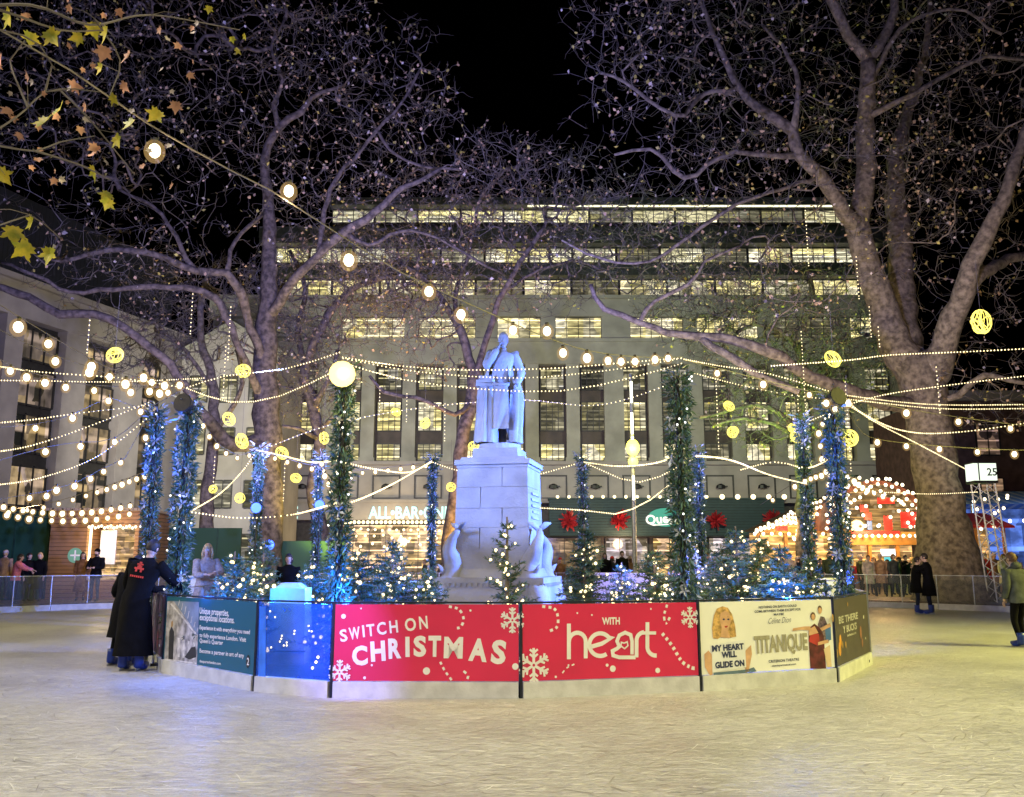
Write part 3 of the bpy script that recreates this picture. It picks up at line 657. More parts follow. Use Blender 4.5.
tree('small tree with green-lit branches between the shop canopy and the big plane tree', 41, [
    [(803, 575, 16), (802, 500, 12), (800, 430, 10), (802, 380, 9), (798, 340, 7), (812, 300, 6), (808, 270, 4)],
    [(800, 430, 6), (778, 412, 5, -1), (755, 404, 4, -1), (725, 412, 4, -1), (700, 418, 3, -1)], [(800, 440, 6), (775, 425, 5, -2), (745, 418, 4, -2), (715, 425, 3, -2)],
    [(801, 390, 6), (825, 370, 4), (845, 345, 4), (870, 335, 3)], [(799, 350, 5), (780, 330, 4), (755, 325, 3)], [(802, 480, 4), (830, 470, 3)]],
    [(790, 330, 0, 110, 70), (770, 415, -1, 70, 40), (850, 370, 0, 60, 50), (700, 300, 0, 70, 50)], 2400, 10, nleaf=1300, rtwig=.012)
tree('slim bare tree rising behind the garlanded posts at the far left', 40, [
    [(205, 575, 16), (208, 500, 13), (215, 430, 11), (212, 380, 9), (200, 330, 7), (205, 280, 5)], [(214, 430, 6), (240, 395, 5), (238, 350, 4)], [(212, 390, 5), (185, 350, 4), (160, 330, 3)]],
    [(205, 320, 0, 90, 70), (150, 350, 0, 60, 40)], 800, 12, nleaf=300, rtwig=.012)
# the near tree whose leafy boughs hang in from the top left; its trunk stands outside the frame
def leaf5(mb, c, s, nrm, upv, mi):
    n_ = nrm.normalized(); u = (upv-n_*upv.dot(n_)).normalized(); w = n_.cross(u); pts = []
    prof = [(0, -.42), (.14, -.36), (.30, -.46), (.34, -.30), (.55, -.30), (.44, -.14), (.36, -.04), (.52, .02), (.56, .16), (.74, .24), (.50, .30), (.30, .24), (.26, .38), (.14, .50), (.08, .66), (0, .84)]
    prof = prof+[(-x, y) for x, y in prof[-2:0:-1]]
    vs = [c+w*(x*s)+u*(y*s)+n_*(abs(x)*s*.32+y*y*s*.3) for x, y in prof]; b0 = c+u*0
    vs.append(b0); k = len(prof); mb.add(vs, [(i, (i+1) % k, k) for i in range(k)], mi)
def near_tree():
    rr = random.Random(21); br = MB(); lf = MB()
    limbs = [[(-260, 700, 3.2), (-250, 420, 3.4), (-230, 150, 3.6), (-160, 20, 3.9)]]
    tr = MB(); pts = [Vector((-4.2, 3.0, -.1)), Vector((-4.1, 3.1, 2)), Vector((-3.9, 3.3, 3.8)), Vector((-3.3, 3.9, 5.0)), P(-60, 0, 4.6)]
    tr.tube([Vector(p[:3]) for p in smooth_path([tuple(p) for p in pts], .3)], [lerp(.24, .05, i/20) for i in range(len(smooth_path([tuple(p) for p in pts], .3)))], 12)
    paths = [[(-60, 160, 4.6), (0, 128, 4.7), (25, 110, 4.8), (45, 92, 4.9), (75, 89, 5.0), (100, 92, 5.1)], [(-60, 140, 4.6), (0, 146, 4.7), (35, 151, 4.8), (60, 142, 4.9), (95, 136, 5.0)],
             [(-60, 40, 4.6), (0, 30, 4.7), (40, 45, 4.8), (55, 70, 4.9)], [(45, 92, 4.9), (52, 65, 4.9)], [(28, 108, 4.8), (10, 60, 4.9), (25, 40, 4.9)], [(-60, 10, 4.6), (30, 5, 4.9), (90, 25, 5.1), (150, 15, 5.4), (240, 30, 5.6)],
             [(-60, 210, 4.6), (0, 225, 4.7), (30, 215, 4.8), (60, 238, 4.9)], [(35, 151, 4.8), (80, 165, 4.9), (110, 180, 5.0)], [(-60, 0, 4.6), (0, 10, 4.7), (60, 30, 4.9), (105, 30, 5)], [(95, 20, 5.1), (120, 60, 5.2), (110, 95, 5.2)], [(60, 90, 5), (90, 120, 5), (135, 175, 5.1)]]
    start = P(-60, 0, 4.6)
    for q in paths:
        pp = [P(*a) for a in q]
        if q[0][0] == -60: pp = [start]+pp
        sp = smooth_path([tuple(p) for p in pp], .08); br.tube([Vector(p) for p in sp], [lerp(.012 if q[0][0] == -60 else .007, .003, i/len(sp)) for i in range(len(sp))], 5)
        for p in sp[::4]:
            if rr.random() < .7:
                d = Vector((rr.gauss(0, 1), rr.gauss(0, 1), rr.gauss(-.2, 1))).normalized(); a = Vector(p); br.tube([a, a+d*.1, a+d*.18+Vector((0, 0, -.03))], [.003, .0025, .0015], 3)
    L = [(10, 16, 17, 1), (30, 38, 12, 1), (52, 36, 14, 1), (78, 38, 10, 1), (93, 28, 13, 1), (107, 33, 13, 1), (104, 52, 12, 0), (128, 57, 11, 0), (101, 68, 9, 1), (75, 85, 11, 0), (114, 98, 9, 1), (60, 110, 14, 1), (45, 122, 15, 1), (86, 106, 9, 0), (156, 115, 12, 1), (176, 106, 9, 0),
         (131, 124, 11, 1), (118, 140, 11, 1), (95, 171, 12, 1), (2, 175, 13, 1), (107, 195, 10, 1), (28, 75, 9, 0), (8, 110, 9, 0), (94, 148, 8, 0), (14, 232, 15, 1), (24, 248, 15, 1), (32, 222, 11, 1), (50, 254, 13, 1), (107, 203, 10, 1), (0, 60, 12, 0), (125, 86, 9, 0), (38, 160, 6, 0),
         (209, 9, 6, 1), (238, 50, 6, 1), (232, 39, 5, 1), (245, 36, 5, 1), (120, 12, 7, 0), (70, 8, 7, 0), (160, 30, 6, 0), (178, 46, 6, 0), (190, 75, 6, 0), (80, 130, 7, 0), (20, 135, 7, 0)]
    for k in range(60): L.append((rr.uniform(-80, 200), rr.uniform(-10, 190), rr.uniform(3, 6), rr.choice((0, 0, 2))))
    for x, y, s, mi in L:
        c = P(x, y, rr.uniform(4.6, 5.6)); leaf5(lf, c, s*1.05*c.y/FOC*1.25, Vector((rr.gauss(0, .9), -1, rr.gauss(-.3, .7))), Vector((rr.gauss(0, .8), 0, -1+rr.gauss(0, .5))), mi)
    e = empty('plane_tree', (-4.2, 3.0, 0)); tag(e, 'nearest tree, its yellow and russet lobed leaves hanging in at the top left', 'tree')
    for m, n_, mt in ((tr, 'trunk', BARK), (br, 'crown', TWIG), (lf, 'leaves', [pbr('russet_leaf', (.60, .32, .20), .6, var=.3, scale=9), pbr('lime_leaf', (.42, .46, .03), .5, var=.35, scale=14, alt=(.66, .52, .04)), LEAFC])):
        o = m.build(n_, mt, e, smooth=(n_ == 'trunk')); o.location = (4.2, -3.0, 0)
near_tree()
# ------------------------------------------------------------------ people
SKIN = pbr('skin_fair', (.55, .36, .27), .5, var=.08, bump=0); SKIND = pbr('skin_deep', (.22, .13, .09), .5, var=.08, bump=0)
def cloth(name, col): return pbr('cloth_'+name, col, .9, spec=.12, var=.3, scale=7, bump=.35, bscale=40)
C_BLACK = cloth('black', (.0045, .0045, .0055)); C_PINK = cloth('pink', (.72, .22, .30)); C_BROWN = cloth('brown', (.20, .10, .05)); C_GREY = cloth('grey', (.075, .085, .08))
C_JEAN = cloth('navy', (.02, .025, .05)); C_BEIGE = pbr('cloth_beige_fur', (.42, .33, .28), .95, var=.22, scale=22, bump=1, bscale=60, spec=.1); C_TAN = cloth('tan', (.40, .26, .16)); C_BLUE = cloth('blue', (.06, .12, .5)); C_RED = cloth('red', (.45, .03, .03)); C_CREAM = cloth('cream', (.6, .5, .4)); C_GREEN = cloth('olive', (.07, .09, .04))
SKATE = pbr('blue_skate_boot', (.015, .045, .30), .35, var=.2, bump=0); BOOT = pbr('dark_boot', (.03, .025, .02), .5, var=.2, bump=0)
H_DARK = pbr('dark_hair', (.02, .014, .01), .6, var=.5, scale=30); H_BLOND = pbr('blonde_hair', (.52, .33, .14), .6, var=.4, scale=30); H_BROWN = pbr('brown_hair', (.12, .06, .03), .6, var=.4, scale=30)
EYE_W = pbr('eye_white', (.7, .7, .7), .3, bump=0, var=.02); EYE_D = pbr('eye_dark', (.02, .012, .01), .2, bump=0); LIP = pbr('lips', (.42, .15, .13), .5, bump=0)
def skin_mesh(joints, edges, root):
    names = list(joints); me = bpy.data.meshes.new('skel'); me.from_pydata([joints[n][0] for n in names], [(names.index(a), names.index(b)) for a, b in edges], [])
    o = bpy.data.objects.new('skel', me); COL.objects.link(o)
    m = o.modifiers.new('skin', 'SKIN'); m.use_smooth_shade = True; m.branch_smoothing = .6
    for i, n in enumerate(names):
        r = joints[n][1]; me.skin_vertices[0].data[i].radius = (r if hasattr(r, '__len__') else (r, r)); me.skin_vertices[0].data[i].use_root = (n == root)
    s = o.modifiers.new('sub', 'SUBSURF'); s.levels = 2; s.render_levels = 2
    ev = bpy.data.meshes.new_from_object(o.evaluated_get(bpy.context.evaluated_depsgraph_get()))
    vs = [v.co.copy() for v in ev.vertices]; fs = [tuple(p.vertices) for p in ev.polygons]
    bpy.data.objects.remove(o); bpy.data.meshes.remove(me); bpy.data.meshes.remove(ev); return vs, fs
def person(label, loc, face=0, h=1.72, coat=C_BLACK, clen=.45, legs=C_JEAN, shoes=BOOT, skin=SKIN, hair=H_DARK, style='short', hat=None, lean=0, side=0, head=(0, 0), armL=None, armR=None, stride=0, group=None, hood=None, twist=0, stone=None, woman=False, bag=None, knees=0, extra=None):
    """local frame: facing +y, right hand at +x. armX = (elbow, wrist) offsets from the shoulder."""
    k = h/1.76; sw = .175 if woman else .20; V3 = Vector
    Rl = Matrix.Rotation(-lean, 3, 'X') @ Matrix.Rotation(side, 3, 'Y'); piv = V3((0, 0, .95))
    def up(p): return Rl@(V3(p)-piv)+piv
    J = {'pelvis': (V3((0, 0, .97)), (.135, .115)), 'spine': (up((0, .0, 1.14)), (.125, .10)), 'chest': (up((0, .0, 1.33)), (.155, .115)), 'neck': (up((0, 0, 1.50)), .058), 'skull0': (up((0, .01, 1.57)), .055)}
    hd = up((0, .02, 1.665)); J['skull'] = (up((0, .012, 1.62)), .06)
    for s, n in ((-1, 'L'), (1, 'R')):
        st = stride*s; J['hip'+n] = (V3((s*.095, 0, .90)), .098); J['knee'+n] = (V3((s*.11, st*.5+.03+knees*.12, .50-knees*.03)), .062); J['ankle'+n] = (V3((s*.115, st-.02, .10)), .045); J['heel'+n] = (V3((s*.118, st+.03, .055)), .048); J['toe'+n] = (V3((s*.13, st+.17, .045)), .038)
        sh = up((s*sw, 0, 1.43)); J['sh'+n] = (sh, .072)
        a = armL if n == 'L' else armR
        if a is None: a = ((s*.05, -.02, -.29), (s*.04, .06, -.53))
        el = sh+V3(a[0]); wr = sh+V3(a[1]); J['el'+n] = (el, .045); J['wr'+n] = (wr, .030); d = (wr-el).normalized(); J['palm'+n] = (wr+d*.06, (.040, .026)); 
    E = [('pelvis', 'spine'), ('spine', 'chest'), ('chest', 'neck'), ('neck', 'skull0'), ('skull0', 'skull')]
    for n in 'LR': E += [('pelvis', 'hip'+n), ('hip'+n, 'knee'+n), ('knee'+n, 'ankle'+n), ('ankle'+n, 'heel'+n), ('heel'+n, 'toe'+n), ('chest', 'sh'+n), ('sh'+n, 'el'+n), ('el'+n, 'wr'+n), ('wr'+n, 'palm'+n)]
    vs, fs = skin_mesh(J, E, 'pelvis'); B = MB(); B.add(vs, fs)
    # colour regions of the body
    for i, f in enumerate(fs):
        c = sum((vs[j] for j in f), V3())/len(f)
        near = min((J[n][0]-c).length for n in ('wrL', 'wrR', 'palmL', 'palmR'))
        if near < .06 or (c-hd).length < .17 and c.z > 1.0 and ((c-J['neck'][0]).dot((hd-J['neck'][0])) > -.002): mi = 0
        elif c.z < .13 and abs(c.x) < .3: mi = 2
        elif c.z < .98 and min((c-J[n][0]).length for n in ('elL', 'elR', 'wrL', 'wrR')) > .10: mi = 1
        else: mi = 3
        B.m[i] = mi
    # head with face, neck into collar
    q = Rl.to_quaternion() @ Quaternion((0, 0, 1), head[0]) @ Quaternion((1, 0, 0), head[1])
    def hp(x, y, z): return hd+q@V3((x, y, z))
    n0 = len(B.f)
    B.ball(hd, (.076, .095, .118), 14, 10, 0, q); B.ball(hp(0, .035, -.065), (.052, .055, .05), 10, 6, 0, q)
    B.ball(hp(0, .098, -.012), (.014, .022, .026), 8, 5, 0, q); 
    for s in (-1, 1):
        B.ball(hp(s*.078, -.005, -.005), (.012, .022, .032), 8, 5, 0, q)
        B.ball(hp(s*.030, .083, .018), (.014, .010, .009), 8, 5, 4, q); B.ball(hp(s*.030, .092, .018), (.006, .004, .006), 6, 4, 5, q)
        B.tube([hp(s*.014, .092, .040), hp(s*.032, .090, .045), hp(s*.050, .078, .038)], .004, 4, 7)
    B.ball(hp(0, .090, -.055), (.024, .010, .008), 8, 5, 6, q)
    # fingers
    for n, s in (('L', -1), ('R', 1)):
        wr, pm = J['wr'+n][0], J['palm'+n][0]; d = (pm-wr).normalized(); w = d.cross(V3((0, 0, 1))); w = (w if w.length > .2 else V3((1, 0, 0))).normalized(); dn = w.cross(d)
        for j in range(4):
            a = pm+d*.02+w*(.024-.016*j); L_ = (.030, .036, .034, .026)[j]
            B.tube([a-d*.02, a+d*L_, a+d*(L_*1.75)-dn*.012*(1 if dn.z > 0 else -1), a+d*(L_*2.1)-dn*.03*(1 if dn.z > 0 else -1)], [.010, .0095, .0085, .007], 6, 0)
        a = wr+d*.03+w*.028*-s; B.tube([a, a+d*.03+w*.02*-s, a+d*.055+w*.026*-s], [.013, .011, .008], 6, 0)
    rt = empty('person', loc, face); rt.scale = (k,)*3; tag(rt, label, 'person', group)
    mats = [skin, legs, shoes, coat, EYE_W, EYE_D, LIP, hair]
    if stone: mats = [stone]*8
    B.build('body', mats, rt, smooth=True)
    # coat: lofted shell round the torso, then straight down to the hem, and sleeves
    if coat:
        Cm = MB(); hem = .95-clen; rr = random.Random(hash(label) & 255); n = 20
        zs = [(1.52, .068, .066), (1.475, .15, .095), (1.44, sw+.055, .118), (1.36, sw+.05, .148), (1.22, .195, .150), (1.08, .175, .140), (.96, .195, .155)]
        rings = [(up((0, 0, z_)), rx, ry, Rl) for z_, rx, ry in zs]
        m = max(1, int((.95-hem)/.12)); p0 = rings[-1][0]
        for i in range(1, m+1): t = i/m; rings.append((V3((p0.x*(1-t*.6), p0.y*(1-t*.6)+stride*0, lerp(.95, hem, t))), .20+.07*t*min(1, clen*1.8), .16+.06*t*min(1, clen*1.8), Matrix.Identity(3)))
        vs = []
        for ri, (c, rx, ry, M) in enumerate(rings):
            for j in range(n):
                a = 2*math.pi*j/n; f = 1+(.05*math.sin(a*5+ri*.5+rr.random()*.4) if ri > 3 else 0); vs.append(c+M@V3((math.cos(a)*rx*f, math.sin(a)*ry*f, rr.gauss(0, .004))))
        Cm.add(vs, [(i*n+(j+1) % n, i*n+j, (i+1)*n+j, (i+1)*n+(j+1) % n) for i in range(len(rings)-1) for j in range(n)])
        Cm.add(vs[:n], [tuple(range(n))]); Cm.add(vs[-n:], [tuple(range(n-1, -1, -1))])
        for nn in 'LR':
            s_, e_, w_ = J['sh'+nn][0], J['el'+nn][0], J['wr'+nn][0]; sp = smooth_path([tuple(s_+(e_-s_)*-.12), tuple(s_+(e_-s_)*.12), tuple(e_), tuple(w_+(e_-w_)*.05)], .06)
            L_ = len(sp); Cm.tube([V3(p) for p in sp], [lerp(.088, .052, i/L_)+rr.gauss(0, .003) for i in range(L_)], 12)
        if hood: Cm.ball(up((0, -.07, 1.53)), (.115, .085, .075), 12, 8)
        else: Cm.lathe([(.075, 0), (.088, .02), (.082, .055)], up((0, .0, 1.475)), 12)
        co = Cm.build('coat', stone or coat, rt, smooth=True)
        if extra: extra(co, up)
    if style != 'bald':
        Hm = MB(); q2 = q
        Hm.ball(hp(0, -.008, .022), (.088, .109, .114), 14, 10, 0, q2) if not hat else None
        if style == 'long': Hm.ball(hp(0, -.055, -.08), (.092, .06, .17), 12, 8, 0, q2); [Hm.tube([hp(s*.07, .02, .05), hp(s*.088, .02, -.06), hp(s*.085, .03, -.19)], [.02, .028, .018], 8) for s in (-1, 1)]
        elif style == 'bob': Hm.ball(hp(0, -.04, -.03), (.102, .085, .115), 12, 8, 0, q2)
        elif style == 'bun': Hm.ball(hp(0, -.07, .10), .045, 10, 7)
        if style == 'beard' : Hm.ball(hp(0, .045, -.085), (.056, .055, .045), 10, 6, 0, q2)
        if hat and style in ('short', 'beard'): Hm.ball(hp(0, -.02, -.01), (.083, .096, .085), 12, 8, 0, q2)
        # pull the cap off the face: sink front vertices
        for i, v in enumerate(Hm.v):
            l = q2.inverted()@(V3(v)-hd)
            if l.y > .045 and l.z < .055 and abs(l.x) < .062 and not (style == 'beard' and l.z < -.05): Hm.v[i] = tuple(hd+q2@V3((l.x, .03, l.z)))
        if Hm.v: Hm.build('hair', stone or hair, rt, smooth=True)
    if hat:
        Km = MB(); Km.ball(hp(0, -.012, .05), (.093, .106, .092), 14, 8, 0, q); Km.tube([hp(math.cos(a)*.090, -.012+math.sin(a)*.103, .045) for a in np.linspace(0, 6.283, 15)], .014, 6); Km.build('hat', hat, rt, smooth=True)
    if shoes is SKATE:
        for s, n in ((-1, 'L'), (1, 'R')):
            st = stride*s; S = MB(); c = J['ankle'+n][0]
            S.lathe([(.062, .06), (.064, .12), (.060, .20), (.064, .27)], (c.x, c.y, 0), 12, sy=1.15); S.tube([(c.x, c.y-.04, .09), (c.x, c.y+.08, .08), (c.x+s*.01, c.y+.21, .075)], [.05, .052, .035], 10)
            so = S.build('skate_boot', SKATE, rt, smooth=True); b_ = MB(); b_.box((c.x, c.y+.07, .022), (.008, .30, .035)); b_.box((c.x, c.y-.02, .04), (.03, .04, .03)); b_.box((c.x, c.y+.14, .04), (.03, .04, .03)); b_.build('blade', STEEL, so)
    if bag: bb_ = MB(); bb_.box((0, -.19, 1.25), (.28, .13, .38), top=.85); bb_.build('backpack', bag, rt)
    return rt
def stand(px, pyfoot=None, Y=None, z=0):
    if Y is None: return G(px, pyfoot)
    p = P(px, 560, Y); return Vector((p.x, Y, z))
# two skaters leaning on the island barrier at the left
def emblem(co, up):
    e = MB()
    def q(x, z): v = up((x, 0, z)); return Vector((v.x, v.y, v.z))
    bk = (up((0, -1, 1.3))-up((0, 0, 1.3))).normalized()
    def pt(x, z, d=.172): return up((x, 0, z))+bk*d
    for (x0, x1, z0, z1) in ((-.07, .07, 1.335, 1.36), (-.035, .035, 1.36, 1.385), (-.02, .02, 1.385, 1.44), (-.045, .045, 1.395, 1.415), (-.05, -.02, 1.30, 1.335), (.02, .05, 1.30, 1.335)): e.quad(pt(x0, z0), pt(x1, z0), pt(x1, z1), pt(x0, z1))
    for i in range(7): e.quad(pt(-.10+.03*i, 1.225), pt(-.08+.03*i, 1.225), pt(-.08+.03*i, 1.25), pt(-.10+.03*i, 1.25))
    e.build('emblem', pbr('red_print', (.6, .04, .03), .6, bump=0), co)
pa = G(131, 671)
person('tall person in long black coat with red emblem on the back, bending over the barrier', pa, R(-6), 1.97, C_BLACK, .74, C_BLACK, SKATE, hair=H_DARK, lean=R(11), side=R(9), head=(R(-8), R(-14)), armR=((.16, .16, -.22), (.16, .38, -.30)), armL=((-.10, .05, -.27), (-.12, .22, -.42)), extra=emblem)
pb2 = G(117, 667)
person('shorter person in black coat and blue skates huddled left of the tall skater', pb2+Vector((-.04, .20, 0)), R(-20), 1.74, C_BLACK, .50, C_BLACK, SKATE, hair=H_DARK, lean=R(17), head=(0, R(-15)), armL=((-.14, .0, -.25), (-.18, .20, -.36)), armR=((.1, .16, -.2), (.12, .38, -.2)), stride=.06)
# onlookers behind the left barrier
for px, Y, args in (
    (17, 28.2, dict(label='woman in pink jacket leaning on the rail at the far left', coat=C_PINK, clen=.12, legs=C_BLACK, style='bob', h=1.62, face=R(-75), lean=R(8), armR=((.1, .2, -.15), (.1, .42, -.22)), armL=((-.05, .22, -.15), (-.02, .44, -.22)), woman=True)),
    (29, 29.8, dict(label='dark-haired person in black jacket between the pink jacket and the blond hair', coat=C_BLACK, clen=.3, h=1.66, face=R(-110), style='bob')),
    (40, 30.0, dict(label='person with pale blond hair and black coat holding a tan bag behind the left rail', coat=C_BLACK, clen=.5, h=1.68, face=R(185), hair=H_BLOND, style='bob', woman=True, armR=((.06, .1, -.27), (-.05, .26, -.35)))),
    (83, 30.4, dict(label='woman in brown coat with dark hair standing beside the man in the black beanie', coat=C_BROWN, clen=.62, h=1.70, face=R(200), style='long', woman=True, legs=C_BROWN)),
    (97, 29.6, dict(label='bearded man in black beanie and jacket holding a phone at the left rail', coat=C_BLACK, clen=.15, h=1.80, face=R(170), style='beard', hat=C_BLACK, legs=C_GREY, armR=((.08, .08, -.27), (-.08, .3, -.28)), armL=((-.08, .08, -.27), (.08, .3, -.28)))),
    (605, 38.5, dict(label='dark silhouetted person left of the pair behind the white boards', coat=C_BLACK, clen=.5, h=1.72, face=R(160), style='long')),
    (622, 38.8, dict(label='dark silhouetted person right of the pair under the shop canopy', coat=C_BLACK, clen=.45, h=1.80, face=R(200))),
    (708, 37.5, dict(label='person in tan jacket standing between the garlanded post and the round fir', coat=C_TAN, h=1.7, face=R(150), hair=H_BROWN)),
    (790, 38.0, dict(label='person in cream jacket at the gabled stall counter', coat=C_CREAM, h=1.7, face=R(20), hair=H_BROWN)),
    (812, 37.8, dict(label='dark-haired person in black coat queueing at the gabled stall', coat=C_BLACK, h=1.72, face=R(200))),
    (829, 38.5, dict(label='person with dark curly hair in olive coat between the two stalls', coat=C_GREEN, h=1.74, face=R(170), style='bob')),
    (868, 37.2, dict(label='person in cream hooded coat leaning on the right rail', coat=C_CREAM, h=1.62, face=R(190), hood=True, hair=H_BROWN)),
    (880, 37.6, dict(label='person in tan coat and pale hat beside the round-roofed stall', coat=C_TAN, h=1.68, face=R(160), hat=C_CREAM)),
    (893, 37.3, dict(label='brown-haired person in grey coat near the stall screen', coat=C_GREY, h=1.66, face=R(200), hair=H_BROWN, style='bob')),
    (905, 36.9, dict(label='person in black jacket with raised arms just left of the big trunk', coat=C_BLACK, h=1.62, face=R(200), armR=((.1, .15, -.2), (.0, .32, -.05)))),
    (985, 37.5, dict(label='person in red-brown coat in the crowd right of the trunk', coat=C_RED, h=1.7, face=R(170), hair=H_BROWN)),
    (975, 38.5, dict(label='dark-coated person at the foot of the clock tower', coat=C_BLACK, h=1.66, face=R(150))),
    (994, 38.2, dict(label='person in tan scarf and coat under the blue marquee', coat=C_TAN, h=1.72, face=R(190), hair=H_BLOND, style='bob')),
    (1003, 37.2, dict(label='person in cream knit standing left of the grey-hooded skater', coat=C_CREAM, h=1.66, face=R(200), hair=H_BROWN, style='long')),
    (207, 19.0, dict(label='blonde woman in pink-beige fur coat standing behind the left planter', coat=C_BEIGE, clen=.5, h=1.90, face=R(215), hair=H_BLOND, style='long', woman=True, armL=((-.05, .18, -.2), (.1, .3, -.2)), armR=((.05, .15, -.22), (-.05, .32, -.22)), head=(R(-20), R(-12)))),
    (289, 21.9, dict(label='dark-haired person behind the glowing white cover left of the fir trees', coat=C_BLACK, h=1.72, face=R(180), style='bob'))):
    a = dict(args); lb_ = a.pop('label'); fc = a.pop('face', 0)
    person(lb_, stand(px, None, Y+(2.6 if 27 < Y < 31 else 1.2 if Y > 36 else 0), .22 if Y > 27 else .06), fc, a.pop('h'), **a)
ex = random.Random(77)
CL = [C_BLACK, C_GREY, C_TAN, C_JEAN, C_CREAM, C_RED, C_BROWN, C_GREEN]; CN = ['black', 'grey', 'tan', 'navy', 'cream', 'red', 'brown', 'olive']
for i, (px, Y) in enumerate(((782, 40.2), (798, 40.6), (806, 39.7), (820, 40.3), (836, 39.9), (850, 39.4), (860, 39.9), (874, 40.0), (887, 39.2), (899, 39.6), (912, 39.3), (968, 40.5), (980, 41), (990, 40.3), (1009, 40.6), (1016, 39.6), (5, 34.2), (630, 41.5), (612, 42), (690, 42.2), (560, 42.4), (425, 42.0))):
    k_ = ex.randrange(8)
    person('person in %s %s among the stall-side crowd' % (CN[k_], 'coat' if i % 2 else 'jacket'), stand(px, None, Y, .22 if Y < 38 else 0.02), ex.uniform(0, 6.28), ex.uniform(1.62, 1.86), CL[k_], ex.choice((.1, .3, .45)), ex.choice((C_JEAN, C_BLACK)), hair=ex.choice((H_DARK, H_BROWN, H_BLOND)), style=ex.choice(('short', 'bob', 'long')), hat=ex.choice((None, None, C_RED, C_CREAM, C_BLACK)), group='crowd by the stalls')
# a couple at the right barrier and the skater cut by the right edge
c0 = G(931, 614)
person('skater in long black coat and blue boots hugging a partner at the right rail', c0, R(60), 1.84, C_BLACK, .42, C_JEAN, SKATE, armL=((-.03, .2, -.12), (.12, .32, -.05)), armR=((.03, .2, -.12), (-.1, .32, -.08)), lean=R(4))
person('shorter skater in black coat facing the hugging partner at the right rail', c0+Vector((-.30, .22, 0)), R(-110), 1.74, C_BLACK, .30, C_JEAN, SKATE, armL=((-.03, .2, -.14), (.1, .32, -.12)), armR=((.03, .2, -.14), (-.1, .32, -.12)), lean=R(6))
person('skater in grey hoodie, black trousers and blue boots at the right edge', G(1023, 647), R(20), 1.78, C_GREY, .12, C_BLACK, SKATE, hair=H_BROWN, hood=True, lean=R(5), stride=.05, knees=.4)
# ------------------------------------------------------------------ barriers
KICK = pbr('kick_board', (.60, .60, .58), .45, var=.12, scale=5, bump=.2, bscale=20)
POSTM = pbr('barrier_post', (.03, .035, .05), .4, metal=.5, var=.2)
BH = 1.15
def panel_frame(p0, p1, name, label, cat, group=None, postm=None, frontkick=True):
    d = p1-p0; Wd = d.length; rz = math.atan2(d.y, d.x)
    e = empty(name, (p0.x, p0.y, 0), rz); tag(e, label, cat, group)
    k = MB(); k.box((Wd/2, 0, .095), (Wd-.05, .10, .19)); k.build('kick_board', KICK, e)
    p = MB(); p.box((0, -.005, BH/2), (.028, .06, BH)); p.box((0, .16, .02), (.06, .26, .03)); p.build('post', postm or POSTM, e)
    r = MB(); r.box((Wd/2, 0, BH-.012), (Wd-.03, .045, .022)); r.build('top_rail', postm or POSTM, e)
    M = Matrix.Translation(e.location) @ Matrix.Rotation(rz, 4, 'Z'); Mi = M.inverted(); o = Vector((0, 0, EYE))
    def loc(px, py):                                     # where the sight line of a measured point meets this board
        a = Mi@o; q = Mi@P(px, py, 10); t = (-.03-a.y)/(q.y-a.y); r_ = a+(q-a)*t; return r_.x, r_.z
    return e, Wd, loc
V = [G(147, 656), G(163, 672), G(255, 691), G(331, 697.5), G(520.5, 698), G(700, 691), G(836, 682), G(870, 664)]
for v in V: v.z = 0
BAN0, BAN1 = .20, 1.115
def banner(e, Wd, m, name='banner'):
    b = MB(); b.box((Wd/2, -.012, (BAN0+BAN1)/2), (Wd-.045, .02, BAN1-BAN0)); return b.build(name, m, e)
REDB = pbr('red_banner', (.66, .026, .085), .38, var=.08, scale=1, bump=.35, bscale=2.2)
INK = pbr('white_print', (.82, .80, .74), .5, var=.04, bump=0); INKB = pbr('navy_print', (.02, .03, .10), .5, var=.1, bump=0)
def flake(b, c, r, y, cell=6):
    x, z = c
    for k in range(6):
        a = math.pi/2+k*math.pi/3; dx, dz = math.cos(a), math.sin(a)
        b.ribbon([(x+dx*r*.08, z+dz*r*.08), (x+dx*r, z+dz*r)], r*.17, y-.0006*k)
        for t in (.45, .72):
            for s in (-1, 1): a2 = a+s*.9; b.ribbon([(x+dx*r*t, z+dz*r*t), (x+dx*r*t+math.cos(a2)*r*.32, z+dz*r*t+math.sin(a2)*r*.32)], r*.13, y-.0006*k-.004)
def disc(b, c, r, y, n=12, mi=0, sx=1): b.flat([(c[0]+math.cos(2*math.pi*i/n)*r*sx, c[1]+math.sin(2*math.pi*i/n)*r) for i in range(n)], y, mi)
def cane(b, pts, w, y):
    sp = smooth_path(pts, .012); 
    for i in range(0, len(sp)-4, 6): b.ribbon([tuple(p) for p in sp[i:i+4]], w, y)
